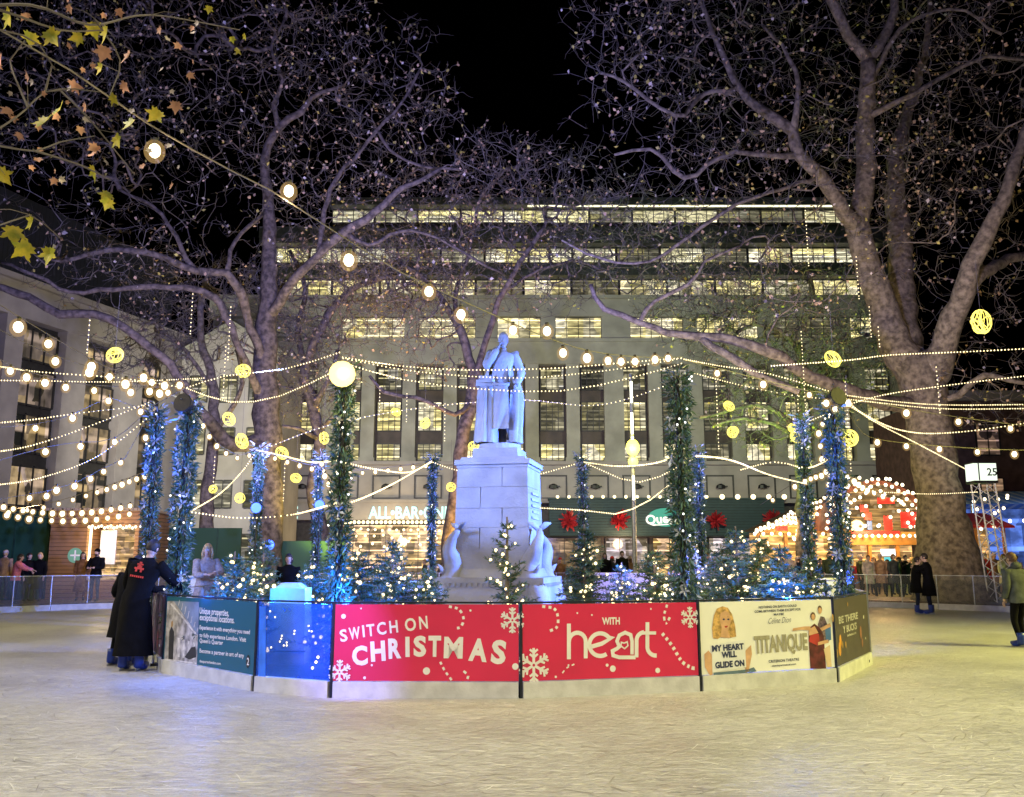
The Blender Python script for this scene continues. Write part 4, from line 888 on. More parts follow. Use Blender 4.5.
# panel: SWITCH ON CHRISTMAS
e, Wd, loc = panel_frame(V[3], V[4], 'banner_panel', 'red barrier banner reading SWITCH ON CHRISTMAS', 'barrier banner')
bo = banner(e, Wd, REDB); t = MB(); s_ = 5.12
def cp(x, y): return loc(320+x/5.12, 590+y/5.12)
def letter(ch, cx, cy, hpx, rot, wpx, mb, off=.045):
    x, z_ = cp(cx, cy); k = Wd/190/5.12; mb.text(ch, x, z_-hpx*k/2, hpx*k, y=-.026, width=wpx*k, rot=rot, off=off, align='C')
for ch, x, y, hh, ro, ww in (('S', 125, 232, 58, .17, 38), ('W', 180, 220, 58, .13, 58), ('I', 226, 210, 58, .13, 11), ('T', 262, 205, 58, .12, 42), ('C', 318, 196, 60, .12, 48), ('H', 380, 187, 60, .12, 44), ('O', 466, 176, 62, .11, 58), ('N', 532, 166, 62, .10, 44)): letter(ch, x, y, hh, ro, ww, t, .025)
for ch, x, y, hh, ro, ww in (('C', 207, 335, 88, .08, 80), ('H', 300, 312, 92, .08, 76), ('R', 385, 298, 92, .06, 66), ('I', 449, 290, 92, .03, 22), ('S', 512, 287, 94, .02, 66), ('T', 587, 287, 96, 0, 66), ('M', 682, 294, 98, -.02, 98), ('A', 806, 306, 104, -.08, 96), ('S', 910, 316, 108, -.10, 76)): letter(ch, x, y, hh, ro, ww, t)
t.build('lettering', INK, bo)
t = MB(); flake(t, cp(985, 155), .155, -.026); flake(t, cp(100, 420), .145, -.026)
for x, y, r in ((545, 415, .045), (1000, 392, .04), (228, 450, .018), (265, 385, .014), (770, 105, .014), (210, 95, .010), (120, 135, .03)): disc(t, cp(x, y), r, -.0262)
cane(t, [cp(615, 368), cp(640, 415), cp(680, 470)], .028, -.026); cane(t, [cp(735, 415), cp(758, 440), cp(745, 472)], .03, -.026); cane(t, [cp(660, 84), cp(712, 100), cp(735, 150), cp(715, 192), cp(668, 192)], .032, -.026)
t.build('snow_pattern', INK, bo)
# panel: WITH heart
e, Wd, loc = panel_frame(V[4], V[5], 'banner_panel', 'red barrier banner reading WITH heart in white', 'barrier banner')
bo = banner(e, Wd, REDB)
def cp(x, y): return loc(510+x/5.12, 590+y/5.12)
t = MB(); x, z_ = cp(518, 176); t.text('WITH', x, z_, .085, y=-.026, off=.035, align='C', width=.24)
def arc(cx, cy, r, a0, a1, n=14, ry=None): return [cp(cx+math.cos(R(a0+(a1-a0)*i/n))*r, cy-math.sin(R(a0+(a1-a0)*i/n))*(ry or r)) for i in range(n+1)]
sw = .052
t.ribbon([cp(302, 172), cp(302, 355)], sw, -.026); t.ribbon([cp(302, 265)]+arc(345, 265, 43, 160, 0, 12, 46)+[cp(388, 350)], sw, -.0275)
t.ribbon([cp(412, 292), cp(470, 275), cp(518, 246)]+arc(463, 280, 56, 38, 305, 26, 58), sw, -.026)
t.ribbon([cp(643, 345), cp(560, 345)]+[cp(528, 335), cp(525, 312), cp(548, 300), cp(560, 290)]+[cp(548, 262), cp(560, 232), cp(590, 218), cp(618, 230), cp(625, 262), cp(625, 330)], sw*.9, -.0285)
t.ribbon([cp(585, 300), cp(568, 285), cp(570, 268), cp(585, 272), cp(600, 265), cp(604, 285), cp(585, 302)], .018, -.0295)
t.ribbon([cp(648, 345), cp(648, 255)]+arc(690, 258, 42, 170, 95, 8), sw, -.030)
t.ribbon([cp(704, 165), cp(704, 290)]+arc(748, 292, 44, 185, 275, 8), sw, -.0265); t.ribbon([cp(672, 220), cp(748, 220)], sw*.8, -.0315)
t.build('lettering', INK, bo)
t = MB(); flake(t, cp(122, 385), .205, -.026); flake(t, cp(922, 140), .135, -.026)
for x, y, r in ((527, 403, .04), (757, 412, .034), (498, 385, .02), (235, 445, .015), (300, 385, .012), (345, 118, .012), (420, 128, .012), (660, 470, .01), (722, 97, .012)): disc(t, cp(x, y), r, -.0262)
cane(t, [cp(780, 222), cp(830, 285), cp(880, 365), cp(930, 398), cp(960, 400)], .045, -.026); cane(t, [cp(165, 84), cp(225, 95), cp(245, 135), cp(240, 190), cp(190, 215)], .035, -.026); cane(t, [cp(805, 75), cp(790, 130), cp(800, 170), cp(830, 120)], .032, -.026); cane(t, [cp(330, 380), cp(290, 400), cp(262, 435)], .018, -.026)
t.build('snow_pattern', INK, bo)
# panel: theatre poster
e, Wd, loc = panel_frame(V[5], V[6], 'banner_panel', 'cream theatre banner with MY HEART WILL GLIDE ON sign and striped title', 'barrier banner')
bo = banner(e, Wd, pbr('cream_banner', (.80, .80, .74), .4, var=.06, scale=1, bump=.3, bscale=2.2))
def cp(x, y): return loc(690+x/5.39, 580+y/5.39)
PS = pbr('poster_skin', (.62, .36, .20), .5, var=.15, bump=0, scale=9); PH = pbr('poster_blonde', (.50, .30, .10), .5, var=.45, bump=0, scale=22)
f = MB()
f.flat([cp(*q) for q in ((125, 315), (120, 260), (130, 190), (145, 155), (175, 142), (205, 150), (228, 185), (245, 250), (250, 305), (215, 312), (180, 300), (150, 318))], -.026, 1)
f.flat([cp(*q) for q in ((165, 310), (172, 260), (162, 220), (165, 180), (190, 165), (212, 178), (222, 220), (212, 255), (205, 275), (218, 312))], -.0275, 0)
f.flat([cp(*q) for q in ((108, 515), (82, 470), (78, 400), (100, 380), (118, 400), (122, 510))], -.0265, 0); f.flat([cp(*q) for q in ((300, 380), (330, 350), (335, 400), (318, 490), (300, 500))], -.0265, 0)
f.flat([cp(*q) for q in ((128, 515), (128, 500), (310, 482), (345, 470), (360, 492), (330, 498))], -.0265, 3)
for s in (182, 207): disc(f, cp(s, 212), .012, -.029, 8, 2, 1.6)
f.flat([cp(*q) for q in ((186, 248), (206, 246), (200, 256), (190, 257))], -.029, 4); f.ribbon([cp(175, 200), cp(190, 198)], .006, -.029, 1); f.ribbon([cp(200, 198), cp(213, 200)], .006, -.029, 1)
f.build('printed_figure', [PS, PH, INKB, pbr('poster_denim', (.10, .16, .22), .6, bump=0), pbr('poster_red', (.45, .03, .03), .6, bump=0)], bo)
t = MB()
t.flat([cp(*q) for q in ((118, 350), (296, 322), (304, 470), (122, 500))], -.0268, 1)
for s, x, y, w_ in (('MY HEART', 206, 376, 172), ('WILL', 212, 414, 82), ('GLIDE ON', 216, 466, 158)):
    a, z_ = cp(x, y); w2 = abs(cp(x+w_/2, y)[0]-cp(x-w_/2, y)[0]); t.text(s, a, z_-.005, .072, y=-.030, width=w2, off=.05, align='C', rot=.03)
for s, x, y, w_, hh in (('NOTHING ON EARTH COULD', 475, 148, 205, .030), ('COME BETWEEN THEM EXCEPT FOR', 475, 170, 250, .030), ('MAYBE', 480, 190, 55, .028), ('CRITERION THEATRE', 508, 440, 165, .034), ('titaniquemusical.com', 508, 462, 130, .024)):
    a, z_ = cp(x, y); w2 = abs(cp(x+w_/2, y)[0]-cp(x-w_/2, y)[0]); t.text(s, a, z_, hh, y=-.028, width=w2, off=.02, align='C', rot=.02)
a, z_ = cp(482, 232); t.text('Céline Dion', a, z_, .078, y=-.028, width=.38, off=-.012, align='C', shear=.35, rot=.03)
t.build('lettering', [INKB, WHITE], bo)
t = MB(); a, z_ = cp(495, 380); w2 = abs(cp(640, 380)[0]-cp(352, 380)[0]); t.text('TITANIQUE', a, z_-.004, .205, y=-.028, width=w2, off=.045, align='C', rot=.02)
t.build('striped_title', stripes('title_stripes', (.16, .14, .09), (.55, .52, .38), 16, 'X', width=.5), bo)
f = MB()
f.flat([cp(*q) for q in ((650, 478), (640, 300), (640, 262), (672, 235), (702, 260), (722, 300), (735, 480))], -.026, 1)
f.flat([cp(*q) for q in ((640, 330), (655, 285), (695, 290), (700, 340), (690, 355))], -.0275, 2); f.flat([cp(*q) for q in ((640, 300), (642, 265), (672, 248), (692, 285))], -.029, 0)
f.flat([cp(*q) for q in ((552, 275), (556, 260), (620, 250), (650, 250), (650, 272), (600, 268))], -.029, 0)
disc(f, cp(664, 195), .055, -.0265, 14, 3, .8); disc(f, cp(664, 200), .042, -.029, 12, 0, .8)
f.flat([cp(*q) for q in ((690, 240), (705, 195), (725, 200), (742, 240), (752, 330), (715, 350))], -.0255, 4); disc(f, cp(701, 158), .052, -.026, 14, 3, .75); disc(f, cp(701, 165), .042, -.0285, 12, 0, .8)
f.flat([cp(*q) for q in ((700, 260), (755, 232), (762, 250), (712, 275))], -.0295, 0); f.flat([cp(*q) for q in ((728, 262), (760, 250), (762, 322), (735, 330))], -.0265, 5)
f.flat([cp(*q) for q in ((690, 335), (745, 320), (748, 338), (690, 352))], -.0305, 0); f.flat([cp(*q) for q in ((722, 372), (755, 350), (765, 468), (742, 470))], -.0262, 6)
f.build('printed_couple', [PS, pbr('poster_maroon', (.10, .015, .02), .5, bump=0, var=.5, scale=12), _mc['poster_red'], pbr('poster_brown', (.10, .05, .03), .5, bump=0), pbr('poster_check', (.16, .11, .12), .6, bump=0, var=.6, scale=30), pbr('poster_blue', (.06, .16, .38), .6, bump=0), pbr('poster_khaki', (.55, .42, .26), .6, bump=0)], bo)
# panel: dark board facing right
e, Wd, loc = panel_frame(V[6], V[7], 'banner_panel', 'dark brown barrier banner with pale lettering and orange figures at the right end', 'barrier banner')
bo = banner(e, Wd, pbr('dark_banner', (.055, .042, .038), .5, var=.1, bump=.02))
def cp(x, y): return loc(820+x/9.38, 585+y/9.38)
t = MB()
for s, x, y, w_, hh in (('BE THERE', 272, 338, 180, .095), ('Y BUCKS', 285, 430, 130, .095), ('bethere.com', 300, 470, 85, .035)):
    a, z_ = cp(x, y); w2 = abs(cp(x+w_/2, y)[0]-cp(x-w_/2, y)[0]); t.text(s, a, z_, hh, y=-.028, width=w2, off=.03, align='C')
t.build('lettering', pbr('grey_print', (.42, .40, .38), .5, bump=0), bo)
f = MB()
for x, y, r, mi in ((195, 525, .09, 0), (190, 600, .10, 0), (165, 640, .06, 1), (215, 560, .05, 1), (122, 310, .06, 1), (385, 445, .10, 2), (400, 540, .07, 2), (262, 180, .035, 1), (245, 560, .05, 1), (410, 300, .03, 3), (430, 500, .02, 3)): a = cp(x, y); disc(f, (a[0], a[1]), r, -.026-.0007*mi-.0002*(x % 5), 9, mi, .8)
f.build('printed_figure', [pbr('poster_orange', (.70, .30, .03), .5, bump=0), pbr('poster_gold', (.35, .20, .05), .5, bump=0), pbr('poster_rust', (.25, .10, .06), .5, bump=0), INK], bo)
# left boards: mirror-blue board, teal board with photo, dark end board
e, Wd, loc = panel_frame(V[2], V[3], 'banner_panel', 'glossy blue barrier board mirroring fairy lights beside the red banner', 'barrier banner')
b = MB(); b.box((Wd/2, -.012, (BAN0+BAN1)/2), (Wd-.045, .02, BAN1-BAN0)); bo = b.build('banner', glassy('blue_clear_panel', (.02, .12, .6), .5, .08), e)
def cp(x, y): return loc(150+x/5.12, 540+y/5.12)
f = MB(); r1 = random.Random(3); c1 = cp(570, 340); c2 = cp(590, 700); f.flat([cp(560, 340), cp(592, 340), cp(590, 705), cp(553, 705)], -.026, 1)
f.build('pale_edge', [WHITE, pbr('blue_plastic', (.05, .20, .75), .3, bump=0)], bo)
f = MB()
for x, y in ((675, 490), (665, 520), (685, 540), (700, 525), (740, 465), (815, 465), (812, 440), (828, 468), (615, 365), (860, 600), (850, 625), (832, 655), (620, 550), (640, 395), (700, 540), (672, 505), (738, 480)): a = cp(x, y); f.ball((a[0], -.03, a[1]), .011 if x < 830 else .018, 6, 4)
f.build('fairy_light', BULBW, bo)  # glowing specks set on the board as painted reflections of the fir lights
e, Wd, loc = panel_frame(V[1], V[2], 'banner_panel', 'teal property banner with white text and a photo of a grand white building', 'barrier banner')
bo = banner(e, Wd, pbr('teal_banner', (.01, .11, .16), .45, var=.06, scale=1, bump=.02))
f = MB()
f.flat([cp(*q) for q in ((88, 312), (250, 318), (238, 655), (70, 632))], -.0255, 0)
f.flat([cp(*q) for q in ((120, 312), (250, 318), (246, 490))], -.027, 1)
for i in range(7): t_ = i/6; a = cp(lerp(145, 240, t_), lerp(335, 470, t_)); f.ribbon([a, (a[0]+.03, a[1]+.02+.10*(1-abs(t_-.4)))], .018, -.0285, 2)
f.flat([cp(*q) for q in ((92, 620), (98, 470), (108, 440), (122, 470), (116, 625))], -.027, 3)
for i in range(4): x = 140+i*26; f.flat([cp(x, 500+i*8), cp(x+12, 502+i*8), cp(x+10, 600+i*4), cp(x-2, 600+i*4)], -.027, 2)
f.flat([cp(*q) for q in ((176, 600), (210, 550), (232, 545), (236, 600), (200, 612))], -.028, 3); f.ribbon([cp(105, 325), cp(170, 400), cp(240, 490)], .03, -.0295, 2); f.ribbon([cp(75, 610), cp(236, 632)], .02, -.029, 2)
disc(f, cp(112, 430), .05, -.028, 12, 4, .7)
f.build('printed_photo', [pbr('photo_pale', (.40, .38, .36), .5, bump=0, var=.5, scale=9), pbr('photo_sky', (.20, .26, .36), .5, bump=0), pbr('photo_white', (.62, .60, .56), .5, bump=0, var=.25, scale=14), pbr('photo_dark', (.03, .03, .035), .5, bump=0), pbr('photo_ochre', (.35, .22, .10), .5, bump=0)], bo)
t = MB()
for s, y, w_, hh in (('Unique properties,', 372, 150, .085), ('exceptional locations.', 405, 178, .085), ('Experience it with everything you need', 452, 258, .055), ('to fully experience London. Visit', 492, 238, .055), ('Queen\'s Quarter', 520, 120, .055), ('Become a partner in art of any', 572, 228, .055), ('thequarterlondon.com', 622, 108, .035)):
    x0_, z_ = cp(252, y+4); x1_, z1 = cp(252+w_, y+4+w_*.09); t.text(s, x0_, z_, hh, y=-.026, width=x1_-x0_, off=.02, rot=math.atan2(z1-z_, x1_-x0_)*.6)
t.build('lettering', INK, bo); f = MB(); disc(f, cp(500, 622), .085, -.026, 16, 0, .6); a = cp(500, 640); f.text('2', a[0]+.0, a[1], .09, y=-.028, off=.02, mi=1, align='C'); f.build('round_badge', [BLACK, INK], bo)
e, Wd, loc = panel_frame(V[0], V[1], 'banner_panel', 'narrow dark banner with purple print at the left end of the island', 'barrier banner')
bo = banner(e, Wd, pbr('photo_purple', (.10, .05, .10), .5, var=.7, scale=4, bump=0))
f = MB(); r1 = random.Random(7)
for i in range(10): a = r1.uniform(.08, Wd-.12); f.flat([(a, BAN0+.35+.3*r1.random()), (a+.06, BAN0+.35), (a+.06, BAN1-.1*r1.random()), (a, BAN1-.05)], -.0255-.0006*i, i % 2)
disc(f, (Wd*.7, BAN0+.22), .13, -.032, 10, 2); f.build('printed_photo', [_mc['photo_pale'], _mc['photo_sky'], pbr('photo_wine', (.20, .03, .06), .5, bump=0)], bo)
# clear boards closing the ring behind, and the outer barrier
CLEAR = glassy('clear_panel', (.30, .32, .30), .14, .2)
def clear_panel(p0, p1, label, group, cat='rink barrier'):
    e, Wd, _ = panel_frame(p0, p1, 'rink_barrier', label, cat, group, STEEL)
    g = MB(); g.box((Wd/2, -.01, (.2+1.12)/2), (Wd-.05, .012, .92)); g.build('clear_panel', CLEAR, e)
    m = MB(); m.box((Wd/2, .01, .66), (.03, .03, .92)); m.build('upright', STEEL, e); return e
a0 = math.atan2(V[7].y-17.4, V[7].x); a1 = math.atan2(V[0].y-17.4, V[0].x)
a0u = a0; a1u = a1+2*math.pi if a1 < a0 else a1; nb = 10; ring = [V[7]]+[Vector((math.cos(lerp(a0u, a1u, i/nb))*6.4, 17.4+math.sin(lerp(a0u, a1u, i/nb))*6.1, 0)) for i in range(1, nb)]+[V[0]]
for i in range(nb): clear_panel(ring[i], ring[i+1], 'clear barrier section closing the back of the tree island', 'clear barriers round the island')
step = 2.4/RR
for i in range(-3, 44):
    a = R(4)+i*step
    p0 = Vector((CX+math.cos(a+step)*RR, CY+math.sin(a+step)*RR, 0)); p1 = Vector((CX+math.cos(a)*RR, CY+math.sin(a)*RR, 0))
    q = project((p0+p1)/2)
    if q is None or q[0] < -150 or q[0] > 1180 or a > R(186): continue
    if q[0] < 8: continue
    clear_panel(p0, p1, 'clear outer rink barrier section with steel rail', 'outer rink barriers')
# ------------------------------------------------------------------ island ground and monument
b = MB(); pts = V+ring[1:-1]; cc = Vector((0, 17.2, 0)); ins = [cc+(p-cc)*.985 for p in pts]
b.add([(p.x, p.y, .0) for p in ins]+[(p.x, p.y, .06) for p in ins], [tuple(range(len(ins), 2*len(ins)))]+[(i, (i+1) % len(ins), len(ins)+(i+1) % len(ins), len(ins)+i) for i in range(len(ins))])
struct(b.build('island_paving', _mc['paving'])); 
SX, SY = -.24, 17.9
mo = empty('monument', (SX, SY, 0), R(-12)); mo.scale = (1.055,)*3; tag(mo, 'white stone fountain monument of a thoughtful man leaning on books, on a tall plinth', 'statue')
m = MB()
m.box((0, 0, .30), (3.1, 3.1, .6)); m.box((0, 0, .64), (2.9, 2.9, .10)); m.box((0, 0, .92), (2.1, 2.1, .5), top=.93); m.box((0, 0, 1.22), (2.0, 2.0, .10))
for k in range(-9, 10): m.box((k*.1, -.985, 1.14), (.05, .06, .06)); m.box((.985, k*.1, 1.14), (.06, .05, .06))
m.box((0, 0, 1.34), (1.62, 1.62, .16), top=.92); m.build('plinth_base', MARBLE, mo)
m = MB(); zz_ = [1.42, 1.80, 2.22, 2.60, 3.02, 3.41]
for ki_, (za_, zb_) in enumerate(zip(zz_[:-1], zz_[1:])):
    f0 = 1.40*lerp(1, .93, (za_-1.42)/2); f1 = 1.40*lerp(1, .93, (zb_-1.42)/2); off_ = -.22 if ki_ % 2 else .20
    for sx_, cx_ in ((.5+off_/1.4, -.5+(.5+off_/1.4)/2), (.5-off_/1.4, .5-(.5-off_/1.4)/2)): m.box((cx_*f0, 0, (za_+zb_)/2), (f0*sx_-.006, f0, zb_-za_-.006), top=f1/f0)
m.box((0, 0, 2.40), (1.26, 1.26, 1.96), top=.96); m.box((0, 0, 3.52), (1.40, 1.40, .10)); m.box((0, 0, 3.44), (1.33, 1.33, .06)); m.box((0, 0, 3.60), (1.24, 1.24, .07), top=.95)
m.build('plinth', MARBLE, mo)
m = MB()
for i, (w_, z_) in enumerate(((.7, 2.9), (.82, 2.78), (.75, 2.66), (.6, 2.54), (.78, 2.42))): m.box((.683, 0, z_), (.02, w_, .045))
m.build('inscription', pbr('cut_stone', (.32, .33, .34), .8, bump=0), mo)
for k in range(4):
    a = R(45+90*k); d = MB(); o = Vector((math.cos(a), math.sin(a), 0)); s0 = Vector((-o.y, o.x, 0))
    pts = [o*1.30+Vector((0, 0, .78)), o*1.22+Vector((0, 0, 1.02)), o*1.02+Vector((0, 0, 1.22)), o*.98+Vector((0, 0, 1.50)), o*1.10+s0*.05+Vector((0, 0, 1.76)), o*1.08+s0*.16+Vector((0, 0, 1.98)), o*1.0+s0*.2+Vector((0, 0, 2.10))]
    sp = smooth_path([tuple(p) for p in pts], .06); L_ = len(sp); d.tube([Vector(p) for p in sp], [max(.045, .23*math.sin(math.pi*min(1, .28+.62*i/L_))**1.0*(1-.45*i/L_)) for i in range(L_)], 12)
    d.ball(o*1.42+Vector((0, 0, .80)), (.09, .09, .06), 8, 6); tp = Vector(sp[-1])
    for s in (-1, 1): d.tube([tp, tp+s0*.14*s+Vector((0, 0, .10)), tp+s0*.26*s+Vector((0, 0, .13))], [.05, .055, .012], 8, sq=.5)
    d.tube([o*1.05+Vector((0, 0, 1.25)), o*1.22+Vector((0, 0, 1.42)), o*1.30+Vector((0, 0, 1.50))], [.07, .05, .01], 6, sq=.4)
    sh = MB(); d.build('dolphin', MARBLE, mo, smooth=True)
st = empty('statue_mount', (0, 0, 0)); bpy.data.objects.remove(st)
m = MB(); m.box((0, 0, 3.72), (.88, .88, .17), top=.97); m.lathe([(.42, 3.805), (.40, 3.9)], (0, 0, 0), 20); m.build('statue_base', MARBLE, mo)
# the figure: built as a person, then moved under the monument
fg = person('x', (0, 0, 0), 0, 2.02, MARBLE, .62, MARBLE, MARBLE, hair=MARBLE, style='beard', stone=MARBLE, head=(R(-8), R(-10)), armR=((.05, .19, -.20), (-.13, .16, .07)), armL=((-.12, .02, -.29), (-.03, .14, -.50)), stride=.07, knees=.2, side=R(-3))
for kx in list(fg.keys()): del fg[kx]
fb = [c for c in fg.children if c.name.startswith('body')][0]; others = [c for c in fg.children if c is not fb]
fb.name = 'figure'; Ms = Matrix.Translation((.02, 0, 3.89)) @ Matrix.Rotation(R(186), 4, 'Z') @ Matrix.Scale(2.02/1.76, 4)
for c in list(fg.children):
    c.parent = None; c.data.transform(Ms); c.parent = mo; c.matrix_local = Matrix.Identity(4)
bpy.data.objects.remove(fg)
# cloak with hanging folds
m = MB(); n = 44; rows = 16; vs = []
for i in range(rows+1):
    t = i/rows; z_ = lerp(5.50, 3.93, t); rx = lerp(.22, .42, min(1, t*2.2)) - .06*max(0, t-.7); ry = lerp(.16, .30, min(1, t*2))
    for j in range(n+1):
        a = lerp(R(-52), R(232), j/n); f = 1+.13*min(1, t*1.6)*math.sin(a*12+t*3.5)+.05*math.sin(a*5+t*5); vs.append((math.cos(a)*rx*f, .03+math.sin(a)*ry*f, z_))
m.add(vs, [(i*(n+1)+j, i*(n+1)+j+1, (i+1)*(n+1)+j+1, (i+1)*(n+1)+j) for i in range(rows) for j in range(n)]); m.build('cloak', MARBLE, mo, smooth=True)
m = MB(); vs = []; n = 30
for i in range(13):
    t = i/12; z_ = lerp(4.92, 3.92, t); r = lerp(.15, .22, t)
    for j in range(n): a = 2*math.pi*j/n; f = 1+.17*math.sin(a*8+t*2); vs.append((.235*1-.47*1+math.cos(a)*r*f, -.16+math.sin(a)*r*f, z_))
m.add(vs, [(i*n+j, i*n+(j+1) % n, (i+1)*n+(j+1) % n, (i+1)*n+j) for i in range(12) for j in range(n)]+[tuple(range(n))]); m.build('draped_column', MARBLE, mo, smooth=True)
m = MB()
for i, (z_, w_, a) in enumerate(((4.95, .38, .1), (5.02, .34, -.15), (5.085, .30, .2))): m.box((-.235, -.16, z_), (w_, w_*.75, .06), rz=a)
m.build('book_stack', MARBLE, mo)
m = MB(); vs = []
for i in range(9):
    t = i/8; z_ = lerp(4.95, 4.15, t)
    for j in range(7): s = j/6; vs.append((-.08+.30*s+.03*t, -.30+.03*math.sin(s*6+t*4)-.03*t, z_))
m.add(vs, [(i*7+j, i*7+j+1, (i+1)*7+j+1, (i+1)*7+j) for i in range(8) for j in range(6)])
m.tube([(-.09, -.31, 4.96), (.25, -.31, 4.93)], .03, 8); m.build('scroll', MARBLE, mo, smooth=True)
# the plinth ends a little lower and the figure is larger than life
for c in list(mo.children):
    k = c.name.split('.')[0]
    if k in ('plinth', 'inscription'): c.data.transform(Matrix.Translation((0, 0, 1.42)) @ Matrix.Diagonal((1, 1, .91, 1)) @ Matrix.Translation((0, 0, -1.42)))
    elif k in ('statue_base', 'figure', 'coat', 'hair', 'cloak', 'draped_column', 'book_stack', 'scroll'): c.data.transform(Matrix.Translation((0, 0, 3.435)) @ Matrix.Diagonal((.98, .98, 1.07, 1)) @ Matrix.Translation((0, 0, -3.635)))
# ------------------------------------------------------------------ garlanded posts
def blades(mb, c, d, L_, w, mi=0):
    d = d.normalized(); s = d.cross(Vector((rnd.gauss(0, 1), rnd.gauss(0, 1), rnd.gauss(0, 1)))).normalized()*w
    mb.quad(c-s*.3, c+d*L_*.55-s, c+d*L_, c+d*L_*.5+s, mi)
def garland_post(px, Y, ytop, r, label, spray=True, lamp=None, blue=.0, seed=0):
    Y *= 1.06; p = P(px, ytop, Y); x = P(px, (ytop+600)/2, Y).x; H = p.z; rs = random.Random(seed+int(px))
    e = empty('garland_post', (x, Y, .06)); H -= .06; tag(e, label, 'decorated post', 'garlanded posts round the monument')
    m = MB(); m.tube([(0, 0, 0), (0, 0, H)], .05, 10); m.box((0, 0, .02), (.5, .5, .04)); m.build('pole', BLACK, e)
    g = MB(); n = int(3600*H/4*max(.7, r/.16))
    for i in range(n):
        z_ = rs.uniform(.05, H); a = rs.uniform(0, 6.283)+z_*2; rad = r*rs.uniform(.25, .8)*(1+.25*math.sin(z_*7+a)); c = Vector((math.cos(a)*rad, math.sin(a)*rad, z_)); d = Vector((math.cos(a)*rs.uniform(.3, 1), math.sin(a)*rs.uniform(.3, 1), rs.gauss(-.1, .8)))
        u = rs.random(); blades(g, c, d, rs.uniform(.07, .16), rs.uniform(.007, .018), 0 if u < .68 else (1 if u < .93 else 2))
    if spray:
        for i in range(70):
            a = rs.uniform(0, 6.283); d = Vector((math.cos(a), math.sin(a), rs.uniform(-.35, .8))); c = Vector((0, 0, H+rs.uniform(-.25, .1)))+d*rs.uniform(.05, .15); blades(g, c, d, rs.uniform(.10, .20), rs.uniform(.012, .022), 2 if rs.random() < .65 else 0)
    g.build('garland', [NEEDLE, NEEDLEB, FROST], e)
    s = MB()
    for i in range(int(6*H)):
        z_ = rs.uniform(.2, H); a = rs.uniform(3.5, 6.0) if rs.random() < .7 else rs.uniform(0, 6.28); c = Vector((math.cos(a)*r, math.sin(a)*r, z_)); s0 = rs.uniform(.06, .12)
        for k in range(5): b_ = k*1.257+a; blades(s, c, Vector((math.cos(b_)*math.sin(a), -math.cos(b_)*math.cos(a)-.3, math.sin(b_))), s0, s0*.22)
    s.build('silver_leaves', FROST, e)
    f = MB(); f.ball((0, 0, 0), .016, 5, 4); fo = f.build('bulb', BULBC, e); 
    for i in range(int(r*100)):
        o = fo if i == 0 else fo.copy()
        if i: COL.objects.link(o)
        z_ = rs.uniform(.3, H); a = rs.uniform(3.3, 6.1); o.location = (math.cos(a)*r*1.15, math.sin(a)*r*1.15, z_)
    if lamp:
        l = MB(); l.lathe([(.05, -.14), (.11, -.10), (.16, .06), (.15, .07)], (0, 0, 0), 14); l.box((0, 0, -.18), (.05, .20, .10))
        q_ = Vector(lamp[0]).to_track_quat('Z', 'Y').to_matrix(); l.v = [tuple(q_@Vector(v)+Vector((.0, -.22, H-.05))) for v in l.v]; lo = l.build('flood_lamp', BLACK, e)
        if lamp[1]:
            k = MB(); k.ball((0, 0, .075), (.19, .19, .06), 16, 6); k.v = [tuple(q_@Vector(v)+Vector((0, -.22, H-.05))) for v in k.v]; k.build('lens', lamp[1], lo)
    if blue:
        b_ = point('blue_wash_lamp', (x-.45, Y-.6, H*.80), blue*3, BLUE, .05)
    return e
WL = glow('warm_lamp_glow', (1, .74, .20), 3.4); BL = glow('blue_lamp_glow', (.05, .12, 1), 6); 
GP = [garland_post(183, 13.7, 403, .17, 'thick blue-lit garland post with a black lamp at its top, beside the leaning skaters', lamp=((-.2, -1, .1), None), blue=34),
 garland_post(151, 15.0, 410, .13, 'slim blue-lit garland post just left of the thick one with the black lamp', blue=30),
 garland_post(256, 20.0, 450, .10, 'thin garland post in front of the straight dark tree trunk', blue=16),
 garland_post(317, 21.8, 457, .10, 'thin garland post with a blue lamp left of the tall lamp-topped post', blue=18),
 garland_post(341, 12.3, 374, .15, 'tall garland post topped by the bright yellow floodlight', lamp=((.25, -1, -.15), WL), blue=0),
 garland_post(432, 21.5, 459, .09, 'thin dark blue garland post left of the monument', blue=10),
 garland_post(583, 21.0, 458, .12, 'dark garland post with silver sprays right of the monument', blue=0),
 garland_post(681, 12.2, 376, .18, 'tallest thick garland post where the big bulb string ends, right of the monument', blue=0),
 garland_post(700, 20.5, 452, .12, 'short blue-grey garland post half behind the tallest right-hand one', blue=14),
 garland_post(807, 19.0, 420, .14, 'green garland post tangled with the small green-lit tree', blue=0),
 garland_post(838, 14.2, 397, .16, 'deep blue garland post near the right end of the island', blue=16, lamp=((.3, -1, .2), None))]
point('warm_post_glow', (GP[4].location.x+.1, 12.6, 4.3), 45, (1, .72, .3), .1)
l = MB(); l.lathe([(.04, -.12), (.10, -.08), (.12, .05)], (0, 0, 0), 14)
